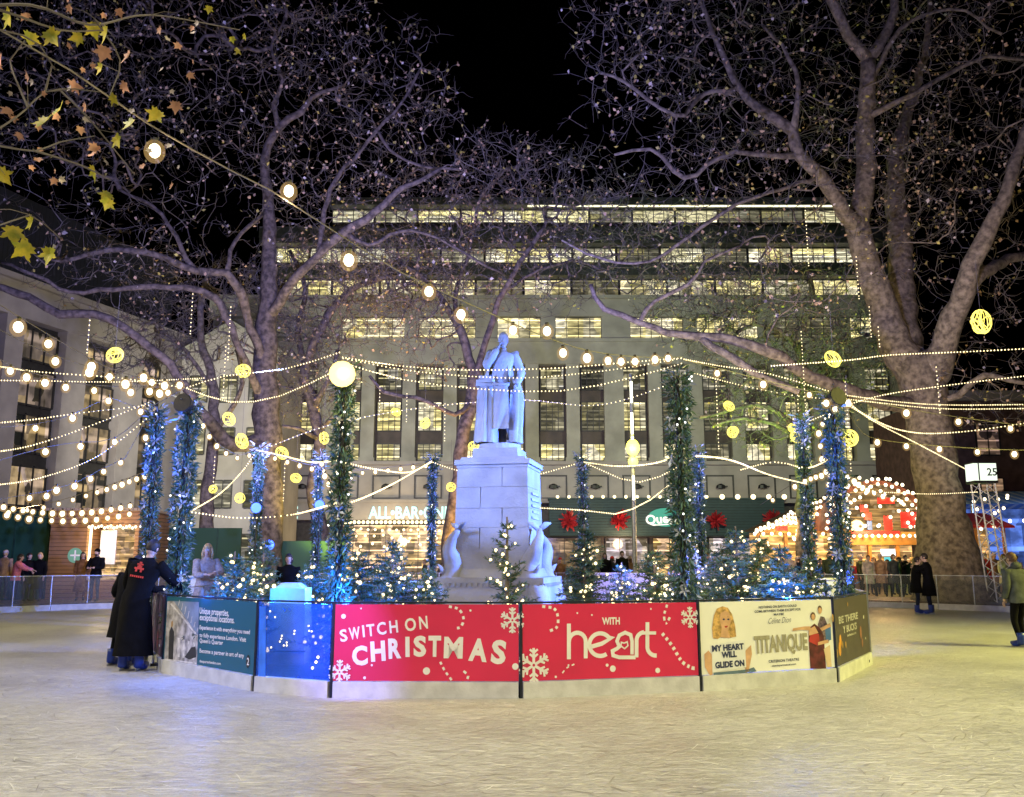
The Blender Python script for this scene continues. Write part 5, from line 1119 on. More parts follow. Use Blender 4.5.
# ------------------------------------------------------------------ fir trees on the island
def fir(px, Y, ytop, ybase, wpx, label, lights=60, sparse=1.0, seed=1, mat=None, blue=0, warmlight=0, bsz=.020, tub=False):
    Y *= 1.06; rs = random.Random(seed); x = P(px, 590, Y).x; H = P(px, ytop, Y).z-.06; Rb = wpx*1.42/2*Y/FOC; zb = max(.0, P(px, ybase, Y).z-.06) if ybase < 640 else 0
    e = empty('fir_tree', (x, Y, .06)); tag(e, label, 'fir tree', 'fir trees on the island')
    t = MB(); t.tube([(0, 0, 0), (0, 0, H*.97)], [.05, .012], 8); t.lathe([(.14, 0), (.18, .24), (.19, .26), (.05, .26)], (0, 0, 0), 12) if True else 0; t.build('trunk', BARK, e)
    g = MB(); tips = []; nlev = int(H/ .10/sparse); 
    for lv in range(nlev):
        t_ = lv/nlev; z_ = lerp(.32, H*.96, t_); L0 = Rb*(1-t_)**.85+.06; nb_ = max(3, int((11 if sparse < 1.2 else 5)*(1-t_*.5)))
        for k in range(nb_):
            a = rs.uniform(0, 6.283); L_ = L0*rs.uniform(.65, 1.12); rise = rs.uniform(-.10, .35) if sparse < 1.2 else rs.uniform(.2, .75)
            d = Vector((math.cos(a), math.sin(a), rise)); c0_ = Vector((0, 0, z_)); g.tube([c0_, c0_+d*L_*.6, c0_+d*L_], [.010, .007, .003], 3, 3)
            m_ = max(4, int(L_/.045))
            for i in range(m_):
                s_ = (i+.5)/m_; c = c0_+d*L_*s_
                for _ in range(8):
                    u = rs.random(); w_ = Vector((-d.y, d.x, 0))*rs.choice((-1, 1))*rs.uniform(.4, 1)+d*.5+Vector((0, 0, rs.gauss(0, .4))); blades(g, c, w_, rs.uniform(.05, .11), .0075, 0 if u < .7 else 1)
                if rs.random() < .25 and L_ > .2:
                    w_ = (Vector((-d.y, d.x, 0))*rs.choice((-1, 1))+d*.8).normalized()*rs.uniform(.08, .18); g.tube([c, c+w_], .004, 3, 3)
                    for j in range(4): [blades(g, c+w_*(j/4), w_+Vector((rs.gauss(0, .08), rs.gauss(0, .08), rs.gauss(0, .08))), rs.uniform(.05, .09), .008, 0) for _ in range(3)]
                tips.append(c)
    g.build('foliage', [mat or NEEDLE, NEEDLEB, FROST, BARK], e)
    ch = MB(); pts = []; turns = H*2.2
    for i in range(90): t_ = i/89; a = t_*turns*6.283; rr_ = (Rb*(1-t_)**.85+.02)*.85; pts.append(Vector((math.cos(a)*rr_, math.sin(a)*rr_, lerp(.35, H*.95, t_))))
    ch.tube(pts, .004, 3, cap=False); co = ch.build('light_chain', CABLE, e); f = MB(); f.ball((0, 0, 0), bsz, 5, 4); fo = f.build('bulb', BULBW, co)
    for i in range(min(lights, 98)):
        o = fo if i == 0 else fo.copy()
        if i: COL.objects.link(o)
        c = rs.choice(tips)
        for _ in range(2):
            c2 = rs.choice(tips)
            if c2.y < c.y: c = c2
        o.location = c+Vector((rs.gauss(0, .02), -.02, .02)); o.scale = (rs.uniform(.7, 1.5),)*3
    if blue: point('blue_fir_lamp', (x+rs.uniform(-.2, .2), Y-Rb-.2, 1.25), blue*4.5, (.01, .15, 1), .05)
    if warmlight: point('warm_fir_lamp', (x, Y-Rb-.1, 1.5), warmlight*2.5, (1, .75, .4), .1)
    return e
fir(233, 13.1, 548, 640, 52, 'blue-lit fir wrapped in white lights left of the glowing cover', 90, seed=2, blue=26)
fir(262, 15.5, 535, 640, 48, 'fir with large warm lights in front of the straight dark trunk', 95, seed=3, warmlight=8, bsz=.026)
fir(358, 12.9, 545, 640, 74, 'broad blue-lit fir just right of the floodlight post', 95, seed=4, blue=30)
fir(392, 14.5, 535, 640, 60, 'fir lit by blue and warm bulbs left of the monument', 80, seed=5, blue=16)
fir(507, 12.0, 512, 640, 50, 'spindly fir with upturned bare tips before the monument plinth', 75, sparse=1.7, seed=6, bsz=.017)
fir(585, 14.2, 520, 640, 52, 'dark fir at the foot of the garland post right of the monument', 55, seed=7)
fir(655, 14.0, 545, 640, 60, 'rounded fir crowded with warm lights left of the tallest post', 95, seed=8, warmlight=5)
fir(738, 13.6, 522, 640, 78, 'tall fir dense with warm lights right of the tallest post', 98, seed=9, warmlight=7)
fir(782, 13.2, 540, 640, 62, 'fir with bright blue boughs above the theatre banner', 70, seed=10, blue=38)
fir(310, 14.5, 560, 640, 46, 'small blue-lit fir beside the floodlight post', 50, seed=13, blue=12)
fir(716, 17.5, 548, 640, 50, 'smaller fir behind the tallest garland post', 60, seed=14, warmlight=4)
fir(690, 15.5, 540, 640, 50, 'fir with warm lights tucked behind the foot of the tallest post', 95, seed=21, warmlight=5)
fir(762, 15.6, 532, 640, 58, 'fir full of warm lights between the tall fir and the blue-boughed one', 98, seed=22, warmlight=6)
fir(335, 14.8, 552, 640, 50, 'blue-lit fir right behind the floodlight post', 80, seed=23, blue=14)
fir(812, 15.0, 552, 640, 44, 'small dim fir at the right end of the tree island', 70, seed=24)
fir(622, 16.5, 560, 640, 40, 'low fir in front of the violet trough', 60, seed=25)
fir(428, 14.6, 562, 640, 40, 'low warm-lit fir just left of the plinth', 60, seed=26, warmlight=4)
# ------------------------------------------------------------------ covers, planters and lamps on the island
p = P(291, 600, 14.8); e = empty('covered_crate', (p.x, 14.8, .06)); tag(e, 'white fabric covered crate glowing cyan-blue behind the blue board', 'crate')
m = MB(); m.box((0, 0, .58), (.62, .55, 1.16), top=.88); m.box((0, 0, 1.19), (.50, .45, .10), top=.5); m.build('cover', pbr('white_canvas', (.40, .45, .5), .7, var=.1, bump=.4, bscale=8), e); m = MB(); m.tube([(-.33, -.3, .2), (.33, -.3, .2)], .012, 6); m.build('strap', BLACK, e)
point('blue_crate_lamp', (p.x-.15, 14.15, 1.3), .5*110, (.0, .22, 1), .05)
def lowwall(pxa, pxb, Y, yt, label, m_=WHITE, Yb=None):
    Y *= 1.05; Yb = Yb*1.05 if Yb else None; a = P(pxa, 590, Y); b_ = P(pxb, 590, Yb or Y); a.z = b_.z = 0; d = b_-a; zt = P(pxa, yt, Y).z
    e = empty('planter', (a.x, a.y, .06), math.atan2(d.y, d.x)); tag(e, label, 'planter'); m = MB(); m.box((d.length/2, 0, zt/2-.03), (d.length, .4, zt-.06)); m.build('trough', m_, e)
    n_ = max(2, int(d.length/.9))
    for k in range(n_+1): m = MB(); m.box((d.length*k/n_, -.22, zt/2-.03), (.03, .03, zt-.08)); m.build('joint_strip', BLACK, e)
    m = MB(); m.box((d.length/2, -.01, zt-.045), (d.length+.04, .46, .03)); m.build('coping', m_, e); return e
lowwall(596, 662, 19.8, 574, 'long white trough glowing violet right of the monument', Yb=19.2)
lowwall(186, 232, 19.5, 577, 'white blue-lit trough below the woman in the fur coat', Yb=19)
lowwall(700, 730, 18.5, 578, 'short white trough glowing violet right of the tallest post')
lowwall(800, 832, 17.0, 580, 'white blue-lit trough at the right end of the island', Yb=17.6)
lowwall(395, 440, 20.5, 583, 'pale stone-coloured trough between the firs and the monument', KICK)
spot('violet_trough_lamp', (3.0, 15.5, 1.8), (2.6, 20.5, .8), 1500, (.24, .18, 1), 80, .7, .1)
spot('blue_trough_lamp', (-7.2, 16.0, 2.2), (-7.0, 20.3, .9), 600, (.05, .2, 1), 80, .7, .1)
spot('blue_trough_lamp', (5.8, 14.8, 1.9), (6.3, 18, 1.0), 400, (.04, .12, 1), 80, .7, .1)
for px, py, Y in ((845, 577, 14.3), (270, 545, 20.5), (320, 505, 21.2), (257, 508, 19.6)):
    Y *= 1.06; p = P(px, py, Y); e = empty('blue_lamp', (p.x, Y, .06)); tag(e, 'round blue floodlight on a thin stand '+{845: 'at the right end of the island', 270: 'against the straight dark trunk', 320: 'on the thin post left of the floodlight', 257: 'high beside the thin post by the trunk'}[px], 'floodlight')
    m = MB(); m.tube([(0, 0, 0), (0, 0, p.z-.2)], .02, 6); m.build('stand', BLACK, e); m = MB(); m.lathe([(.05, .10), (.11, .08), (.13, -.06)], (0, 0, 0), 12); m.v = [(v[0], v[2], p.z-.06+v[1]) for v in m.v]; m.build('housing', BLACK, e)
    m = MB(); m.ball((0, -.07, p.z-.06), (.12, .04, .12), 12, 6); m.build('lens', BL, e)
# ------------------------------------------------------------------ strings of bulbs
P0 = P
def P(px, py, Y): return P0(px, py, Y*1.06 if Y < 23 else Y)
bm_ = MB(); bm_.ball((0, 0, -.02), (.034, .034, .042), 10, 7); FEST = bm_.build('bulb', BULBM); FEST_ME = FEST.data; bpy.data.objects.remove(FEST)
bm_ = MB(); bm_.lathe([(.016, .015), (.016, .055)], (0, 0, 0), 6); S_ = bm_.build('socket', BLACK); SOCK_ME = S_.data; bpy.data.objects.remove(S_)
def halo_shell():  # faint amber emissive shell, a painted-in halo of glow round each bulb
    m, nt, b, N, L = _mat('amber_halo_shell'); tr = N('ShaderNodeBsdfTransparent'); em = N('ShaderNodeEmission'); mx = N('ShaderNodeMixShader')
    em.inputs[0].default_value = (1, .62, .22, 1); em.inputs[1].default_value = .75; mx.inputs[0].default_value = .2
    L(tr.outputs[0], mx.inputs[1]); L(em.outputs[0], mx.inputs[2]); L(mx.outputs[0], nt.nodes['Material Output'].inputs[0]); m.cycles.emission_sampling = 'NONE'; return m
bm_ = MB(); bm_.ball((0, 0, -.025), (.058, .058, .068), 18, 12); S_ = bm_.build('halo_globe', halo_shell(), smooth=True); HALO_ME = S_.data; bpy.data.objects.remove(S_)
bm_ = MB(); bm_.ball((0, 0, 0), .02, 5, 4); FF = bm_.build('bulb', BULBW); FAIRY_ME = FF.data; bpy.data.objects.remove(FF)
def sag(a, b, s, n=24): return [a+(b-a)*(i/n)-Vector((0, 0, s*4*(i/n)*(1-i/n))) for i in range(n+1)]
def resample(pts, n):
    L_ = [0]
    for i in range(1, len(pts)): L_.append(L_[-1]+(pts[i]-pts[i-1]).length)
    out = []
    for k in range(n):
        d = L_[-1]*(k+.5)/n; i = next(i for i in range(1, len(L_)) if L_[i] >= d-1e-9); t = (d-L_[i-1])/max(1e-9, L_[i]-L_[i-1]); out.append(pts[i-1].lerp(pts[i], t))
    return out
def string(label, pts, n, kind='fairy', scale=1.0, at=None, cab=None, name=None):
    e = empty(name or ('festoon_lights' if kind == 'fest' else 'fairy_lights'), pts[0]); o0 = pts[0].copy(); tag(e, label, 'string lights')
    c = MB(); c.tube([p-o0 for p in pts], cab or (.006 if kind == 'fest' else .005), 4, cap=False); c.build('cable', CABLEL if kind == 'fest' else CABLE, e)
    sp = at or resample(pts, n); rs = random.Random(len(label)*7+n)
    for p in sp[:98]:
        o = link('bulb', FEST_ME if kind == 'fest' else FAIRY_ME, e, p-o0-Vector((0, 0, .06 if kind == 'fest' else 0))); s = scale*rs.uniform(.85, 1.15)*(1.22 if kind == 'fest' else 1); o.scale = (s, s, s)
        if kind == 'fest': link('socket', SOCK_ME, o); link('halo_globe', HALO_ME, o)
    return e
# the big-bulb string from behind the camera to the tallest right-hand post
A = P(-60, 0, 4.3); Bp = P(683, 357, 12.1); n_ = 40
def on_line(px):
    lo, hi = 0, 1
    for _ in range(40):
        m_ = (lo+hi)/2; q = A.lerp(Bp, m_)
        if project(q)[0] < px: lo = m_
        else: hi = m_
    return A.lerp(Bp, lo).y/1.06
meas = [(155, 146), (289, 187), (349, 256), (429, 288), (461, 311), (513, 327), (547, 328), (563, 350), (587, 355), (608, 358), (621, 359), (635, 359), (655, 357), (668, 356)]
cabp = [(-60, -12), (0, 30), (70, 70), (150, 125), (230, 170), (270, 190), (335, 232), (400, 272), (460, 300), (505, 320), (548, 338), (590, 351), (640, 357), (683, 357)]
cp_ = [P(x, y, on_line(x)) for x, y in cabp]; cp_ = [Vector(p) for p in smooth_path([tuple(p) for p in cp_], .3)]
string('big-bulb festoon sweeping from the top left corner down to the tallest right-hand post', cp_, 0, 'fest', 1.0, at=[P(x, y, on_line(x))+Vector((0, 0, .05)) for x, y in meas])
for x, y, w_ in ((155, 146, 22), (289, 187, 16)): point('festoon_bulb_lamp', P(x, y, on_line(x))+Vector((.0, .0, -.12)), w_, (1, .8, .5), .05)
def pxs(l): return [Vector(p) for p in smooth_path([tuple(P(x, y, Y)) for x, y, Y in l], .4)]
PL = (186, 388, 13.6)
string('festoon with seven big bulbs running along the upper left to the thick blue post', pxs([(-60, 268, 7), (0, 305, 8.5), (70, 347, 10.5), (120, 372, 12), PL]), 0, 'fest', 1.15, at=[P(x, y-2, Y) for x, y, Y in ((19, 321, 9), (49, 339, 9.8), (92, 362, 11), (110, 373, 11.6), (126, 380, 12.2), (144, 374, 12.8), (165, 382, 13.2))])
string('second festoon just below the upper left one', pxs([(-60, 285, 8), (0, 330, 9.5), (56, 356, 10.8), (90, 367, 11.7), (140, 385, 13), PL]), 0, 'fest', 1.15, at=[P(x, y, Y) for x, y, Y in ((56, 355, 10.8), (90, 366, 11.7), (150, 386, 12.9), (160, 388, 13.3), (152, 377, 13), (180, 380, 13.5))])
PM = (151, 408, 15)
string('festoon of four bulbs crossing the left block below the stone piers', pxs([(-40, 470, 10), (0, 460, 11), (46, 447, 12), (81, 442, 13), (115, 438, 14), PM]), 0, 'fest', 1.0, at=[P(x, y-1, Y) for x, y, Y in ((46, 447, 12), (81, 442, 13), (115, 438, 14), (146, 434, 15))])
string('festoon drooping to the left end of the rink, six bulbs below the tan curtains', pxs([(-40, 505, 12), (0, 499, 13), (47, 491, 14), (75, 483, 14.5), (104, 468, 15), (125, 458, 15.2), PM]), 0, 'fest', 1.0, at=[P(x, y-1, Y) for x, y, Y in ((30, 494, 13.6), (47, 492, 14), (57, 486, 14.2), (75, 482, 14.5), (91, 475, 14.8), (104, 468, 15), (121, 459, 15.2))])
string('short upper festoon between the tan curtains and the blue posts', pxs([(-40, 430, 12), (36, 424, 13), (73, 414, 14), (109, 397, 14.5), (141, 409, 15), PL]), 0, 'fest', 1.0, at=[P(x, y-1, Y) for x, y, Y in ((36, 424, 13), (73, 414, 14), (109, 397, 14.5), (141, 408, 15))])
for i, (ya, yb_, n_) in enumerate(((498, 502, 16), (505, 510, 14))):
    string(('upper' if i == 0 else 'lower')+' row of bulbs strung over the green hoarding and wooden hut', sag(P(-20, ya, 30), P(135, yb_, 31), .35), n_, 'fest', 1.7)
PR = (838, 394, 14.2)
string('festoon drooping right from the deep blue post towards the frame edge', pxs([PR, (906, 409, 14.8), (958, 417, 15), (1010, 424, 15.2), (1070, 430, 15.3)]), 0, 'fest', 1.1, at=[P(x, y, Y) for x, y, Y in ((848, 398, 14.3), (906, 408, 14.8), (958, 417, 15), (1010, 424, 15.2))])
string('lower festoon before the big trunk with five bulbs in a flat row', pxs([PR, (856, 425, 15), (877, 439, 17), (939, 446, 18), (1014, 450, 18.5), (1070, 450, 19)]), 0, 'fest', 1.25, at=[P(x, y, Y) for x, y, Y in ((877, 438, 17), (906, 442, 17.5), (939, 445, 18), (977, 448, 18.2), (1014, 450, 18.5))])
string('festoon from the tallest post to the deep blue post', pxs([(683, 360, 12.2), (717, 368, 12.6), (763, 380, 13.2), (809, 391, 13.8), PR]), 0, 'fest', 1.0, at=[P(x, y, Y) for x, y, Y in ((717, 368, 12.6), (763, 379, 13.2), (809, 390, 13.8), (826, 398, 14), (832, 396, 14))])
string('zigzag of bulbs hanging beside the deep blue post', pxs([(838, 400, 14), (818, 425, 14.6), (822, 456, 14.6), (828, 474, 14.6), (830, 500, 14.6)]), 9, 'fest', .9)
string('chain of cool bulbs hanging beside the floodlight post', pxs([(322, 380, 13), (322, 455, 13.2), (327, 480, 13.2), (332, 498, 13.2)]), 0, 'fest', .8, at=[P(x, y, 13.2) for x, y in ((322, 459), (325, 471), (329, 479), (331, 487))])
string('loose festoon behind the blue posts, sagging towards the floodlight post', pxs([PL, (215, 440, 17), (240, 455, 19), (256, 448, 20)]), 8, 'fest', .9)
string('festoon looping over the wooden hut from the blue posts', pxs([(-20, 512, 22), (40, 505, 21), (100, 488, 19), (150, 470, 15.5)]), 14, 'fest', 1.0)
string('festoon over the stalls from the green garland post', pxs([(760, 505, 21), (800, 480, 19.5), (838, 470, 15), (870, 488, 19), (905, 500, 22)]), 16, 'fest', 1.0)
string('upper loose festoon crossing the left block windows', pxs([(-30, 345, 9), (30, 372, 11), (90, 385, 12.5), PL]), 9, 'fest', 1.0)
string('festoon running behind the statue from post to post', pxs([(256, 450, 20), (340, 470, 21), (432, 462, 21.4)]), 14, 'fest', .9)
# rope-like fairy-light strings
FS = [('fairy string from the floodlight post across the statue to the tallest post, upper of two', [(341, 357, 12.3), (400, 366, 12.1), (470, 370, 12), (560, 368, 12), (630, 362, 12.1), (683, 358, 12.2)], 95),
 ('fairy string sagging across the statue waist between the two tall posts', [(341, 362, 12.3), (400, 379, 12.2), (480, 389, 12.1), (560, 391, 12), (630, 378, 12.1), (683, 363, 12.2)], 95),
 ('fairy string from the thick blue post over the dark trunk to the floodlight post', [PL, (230, 402, 13.2), (280, 396, 12.8), (341, 368, 12.3)], 70),
 ('upper fairy string between the thick blue post and the floodlight', [PL, (225, 376, 13.3), (285, 369, 12.9), (341, 352, 12.3)], 50),
 ('level fairy string across the top of the left block windows', [(-40, 380, 14), (50, 381, 14.5), (120, 382, 15), (205, 378, 16)], 90),
 ('fairy string rising from the left edge to the blue posts', [(-30, 455, 10), (30, 446, 12), (90, 426, 13.5), (150, 402, 14.8)], 60),
 ('second fairy string rising from the left edge above the first', [(-30, 425, 10), (30, 420, 12), (80, 413, 13.5), (151, 405, 14.8)], 50),
 ('fairy string climbing from the white planter to the thin post by the trunk', [(190, 512, 16), (222, 492, 18), (245, 468, 19.5), (256, 452, 20)], 50),
 ('fairy string from the thin post by the trunk to the floodlight post', [(256, 450, 20), (280, 455, 18), (310, 462, 15), (341, 460, 12.4)], 60),
 ('fairy string low between the blue posts and the shop signs', [(190, 512, 14), (240, 518, 16), (290, 515, 17), (341, 502, 12.4)], 60),
 ('fairy string rising from the floodlight post to the thin post left of the monument', [(341, 506, 12.4), (370, 495, 14), (400, 480, 17.5), (432, 461, 21.4)], 80),
 ('fairy string behind the plinth between two thin posts', [(341, 462, 12.6), (380, 470, 15), (410, 472, 18), (432, 462, 21.4)], 60),
 ('fairy string from the thin post to the plinth back', [(432, 462, 21.4), (470, 474, 21.2), (520, 478, 21), (583, 462, 21)], 60),
 ('fairy string from the post right of the monument to the tallest post', [(583, 462, 21), (615, 466, 18), (650, 464, 15), (681, 455, 12.3)], 60),
 ('thick fairy swag looping under the teal canopy to the tallest post', [(540, 508, 15), (580, 510, 14.5), (615, 514, 14), (650, 500, 13), (681, 474, 12.3)], 98),
 ('fairy string dropping from the tallest post to the green garland post', [(686, 455, 12.3), (730, 460, 14.5), (770, 475, 17), (807, 484, 19)], 80),
 ('fairy string from the green garland post to the deep blue post', [(740, 470, 19.8), (775, 462, 18), (807, 468, 19), (838, 455, 14.3)], 60),
 ('dense fairy string high across the big trunk to the right edge', [(770, 366, 16), (850, 360, 17), (890, 355, 17.5), (960, 352, 18), (1060, 347, 18)], 98),
 ('double fairy string from the deep blue post level to the right edge, upper strand', [PR, (890, 401, 14.6), (950, 405, 15), (1060, 404, 15.2)], 98),
 ('double fairy string from the deep blue post to the right edge, lower strand', [(838, 398, 14.2), (890, 404, 14.5), (950, 409, 14.8), (1060, 408, 15)], 90),
 ('fairy string from the deep blue post down to the clock tower', [PR, (872, 420, 17), (920, 445, 21), (975, 474, 29.5)], 98),
 ('low fairy string behind the big trunk to the clock tower', [(880, 492, 30), (930, 494, 30), (978, 492, 29.8)], 50),
 ('fairy string from the tallest post to the high right strings', [(683, 359, 12.2), (720, 366, 13), (770, 374, 13.6), (838, 394, 14.2)], 60),
 ('fairy string over the green branches', [(690, 372, 12.4), (740, 385, 15), (790, 395, 16), (838, 400, 14.4)], 40)]
FS += [('fairy string draped in front of the shoulder of the statue from post to post', [(341, 358, 12.3), (420, 372, 13), (520, 378, 14), (610, 370, 13), (683, 358, 12.2)], 90),
 ('fairy string crossing the upper office piers behind the statue', [(256, 452, 20), (330, 425, 21), (420, 408, 21.5), (520, 400, 21.8), (600, 405, 21.5), (683, 380, 20.5)], 95),
 ('fairy string across the low office panels right of the monument', [(583, 462, 21), (640, 482, 20.5), (700, 455, 20.4)], 50),
 ('fairy string from the right edge to the green garland post', [(1060, 372, 20), (950, 385, 20), (870, 398, 19.6), (807, 422, 19)], 90),
 ('fairy string looping low before the brick block', [(838, 400, 14.3), (900, 430, 17), (960, 432, 19), (1060, 418, 20)], 85),
 ('fairy string from the left edge high over the left block windows', [(-30, 362, 10), (40, 372, 12), (120, 378, 13), PL], 70),
 ('lowest fairy string on the left, above the hoarding', [(-30, 488, 11), (40, 478, 13), (100, 455, 14.5), (151, 415, 15)], 70)]
for lb_, pts, n_ in FS: string(lb_, pxs(pts), n_, 'fairy', .52 if max(p[2] for p in pts) < 16.5 else .75, cab=.004)
P = P0
# ------------------------------------------------------------------ hanging gold light balls and icicle drops in the trees
def wire_ball(r):
    m = MB(); rs = random.Random(4)
    for k in range(11):
        ax = Vector((rs.gauss(0, 1), rs.gauss(0, 1), rs.gauss(0, 1))).normalized(); u = ax.orthogonal().normalized(); w = ax.cross(u); off = rs.uniform(-.5, .5); q = math.sqrt(1-off*off)
        m.tube([ax*off*r+(u*math.cos(a)+w*math.sin(a))*q*r for a in np.linspace(0, 6.283, 17)], r*.042, 4, cap=False)
    return m
wb = wire_ball(1).build('wire_globe', GOLD); WB_ME = wb.data; bpy.data.objects.remove(wb)
BALLS = [(115, 355, 24, 10, 'by the left block'), (243, 371, 27, 9, 'left of the straight trunk, highest there'), (229, 419, 26, 8.5, 'left of the straight trunk below the highest'), (242, 441, 27, 9.5, 'level with the fairy strings left of the trunk'), (282, 453, 30, 8, 'just right of the straight trunk'), (324, 438, 27, 7.5, 'by the yellow-lit trunk'), (296, 478, 29, 6.5, 'between the dark trunk and the yellow-lit trunk'), (240, 498, 30, 6, 'lowest on the left, over the shop sign'), (213, 489, 30, 5, 'beside the lowest left one'),
 (396, 412, 33, 6, 'before the office piers, upper left'), (425, 423, 30, 6.5, 'before the office piers left of the statue'), (474, 446, 33, 7, 'against the plinth shoulder'), (451, 487, 33, 5.5, 'low on the orange-lit trunk'), (981, 322, 23, 15, 'large, at the far right beside the forked limb'), (833, 359, 25, 11, 'above the big low bough'), (850, 438, 25, 10, 'right of the deep blue post'), (797, 437, 28, 8, 'on the green-lit tree'), (733, 432, 31, 7, 'lower of two right of the tallest post'), (729, 406, 31, 7, 'upper of two right of the tallest post'), (793, 428, 33, 6, 'behind the green-lit tree')]
for px, py, Y, r, where in BALLS:
    p = P(px, py, Y); e = empty('light_ball', p); tag(e, 'hanging gold wire light ball '+where, 'light ball', 'gold light balls in the trees')
    o = link('wire_globe', WB_ME, e); rr_ = r*.85*Y/FOC; o.scale = (rr_, rr_, rr_*.74); o.rotation_euler = (px, py, 0)
    m = MB(); m.tube([(0, 0, rr_*.8), (0, 0, rr_*.8+1.6)], .006, 3); m.build('cord', CABLE, e)
ICI = [(90, 318, 352, 22), (193, 292, 333, 26), (231, 305, 359, 26), (226, 345, 397, 26), (380, 385, 420, 30), (407, 392, 421, 30), (445, 402, 440, 30), (285, 462, 500, 27), (215, 455, 488, 27), (805, 205, 265, 27), (856, 255, 298, 27), (869, 305, 336, 27), (878, 325, 346, 27), (801, 330, 420, 29), (716, 380, 448, 29), (936, 365, 412, 26), (845, 380, 470, 26), (797, 385, 410, 29)]
for px, y0, y1, Y in ICI:
    p = P(px, y0, Y); q = P(px, y1, Y); q.x = p.x; string('vertical drop of tiny lights hanging from the branches', [p, q], max(5, int((p.z-q.z)/.10)), 'fairy', .8, name='icicle_lights', at=resample([p, q], max(5, int((p.z-q.z)/.12)))+[q+Vector((0, 0, -.02))]*1)
# ------------------------------------------------------------------ slender lit lamp column behind the monument
p = P(634.5, 540, 39.5); e = empty('lamp_post', (p.x, 39.5, 0)); tag(e, 'slender steel lamp column with stacked light tubes and a bright yellow lamp', 'lamp post')
HZ = lambda y, Y=39.5: P(634, y, Y).z
m = MB(); m.tube([(0, 0, 0), (0, 0, HZ(374))], [.11, .08], 10); m.lathe([(.2, 0), (.2, .15), (.1, .25)], (0, 0, 0), 12); m.build('pole', STEEL, e)
for a, b_ in ((382, 403), (413, 434), (476, 500), (437, 447)): m = MB(); m.tube([(0, -.10, HZ(b_)), (0, -.10, HZ(a))], .055, 8); m.build('light_tube', glow('tube_glow', (1, .97, .7), 5), e)
m = MB(); m.ball((0, -.14, HZ(448)), (.30, .16, .38), 12, 8); m.ball((0, -.14, HZ(462)), (.22, .12, .22), 12, 8); m.build('lamp', glow('yellow_lamp_glow', (1, .92, .12), 3.5), e)
point('column_lamp', (p.x, 38.6, HZ(450)), 600, (1, .9, .2), .15)
# ------------------------------------------------------------------ clock tower of steel truss
p = P(999, 560, 32); e = empty('clock_tower', (p.x, 32, 0), 0); tag(e, 'white steel truss tower carrying a glowing white clock box right of the big tree', 'clock tower')
zt = P(985, 484, 32).z; m = MB(); cs = [(-.28, -.28), (.28, -.28), (.28, .28), (-.28, .28)]
for x, y in cs: m.tube([(x*1.15, y, 0), (x-.32, y, zt)], .028, 6)
for k in range(12):
    z0, z1 = zt*k/12, zt*(k+1)/12; s0 = lerp(0, -.32, k/12)
    for i in range(4): a, b_ = cs[i], cs[(i+1) % 4]; m.tube([(a[0]+s0, a[1], z0), (b_[0]+s0, b_[1], z1)], .014, 4)
m.build('truss', pbr('white_steel', (.7, .7, .66), .4, bump=0), e)
m = MB(); zb = P(985, 481, 32).z; zc = P(985, 464, 32).z; m.box((-.35, 0, (zb+zc)/2), (.80, .6, zc-zb)); bx = m.build('clock_box', glow('clock_glow', (.88, 1, .80), 1.3), e)
m = MB(); m.bb(-.60, -.56, -.315, -.302, zb, zc); m.box((-.35, 0, zb-.05), (.84, .64, .08)); m.box((-.35, 0, zc+.02), (.84, .64, .05)); m.build('clock_frame', BLACK, bx)
m = MB(); m.text('25', -.12, zb+.17, .26, y=-.305, off=.02, align='C'); m.build('clock_digits', BLACK, bx)
# ------------------------------------------------------------------ hut, hoarding and stalls
WOOD = stripes('pine_boards', (.32, .17, .07), (.05, .025, .01), 2.2, 'Z', .7, .10)
e = empty('hoarding', (P(-30, 560, 35).x, 35, 0)); tag(e, 'dark green hoarding wall left of the wooden hut', 'hoarding'); wd = P(48, 560, 35).x-P(-60, 560, 35).x
m = MB(); m.bb(-1.2, wd-1.2, 0, .1, 0, P(20, 511, 35).z); m.build('board', pbr('green_board', (.025, .10, .045), .6, var=.12, scale=.6), e); m = MB(); [m.bb(-1+k*1.3, -.95+k*1.3, -.03, -.002, 0, P(20, 511, 35).z-.02) for k in range(4)]; m.bb(-1.2, wd-1.2, -.06, -.004, 1.25, 1.3); m.build('batten', pbr('green_batten', (.02, .07, .035), .6), e)
def hoard(pxa, pxb, Y, yt, lb_):
    a = P(pxa, 560, Y); b_ = P(pxb, 560, Y); e = empty('hoarding', (a.x, Y, 0)); tag(e, lb_, 'hoarding'); m = MB(); h = P(pxa, yt, Y).z; m.bb(0, b_.x-a.x, 0, .1, 0, h); m.build('board', _mc['green_board'], e)
    m = MB(); n_ = int((b_.x-a.x)/1.4)
    for k in range(n_+1): m.bb(k*1.4, k*1.4+.05, -.03, -.002, 0, h-.02)
    m.build('batten', _mc['green_batten'], e)
hoard(150, 240, 39, 528, 'green hoarding behind the blue garland posts'); hoard(278, 345, 38, 541, 'low green hoarding right of the straight trunk')
e = empty('wooden_hut', (P(48, 560, 34.2).x, 34.2, 0)); tag(e, 'pine-boarded kiosk with a glowing open front behind the left onlookers', 'kiosk'); hz = P(60, 511, 34.2).z
xw = P(85, 560, 34.2).x-P(48, 560, 34.2).x; xr = P(137, 560, 34.2).x-P(48, 560, 34.2).x
m = MB(); m.bb(0, xw, 0, 3, 0, hz); m.build('side_wall', WOOD, e); m = MB(); m.bb(xw, xr, .5, 3, 0, .9); m.bb(xw, xr, .0, 3, hz-.55, hz-.003); m.bb(xr-.15, xr, 0, 3, .9, hz-.55); m.build('front_frame', WOOD, e)
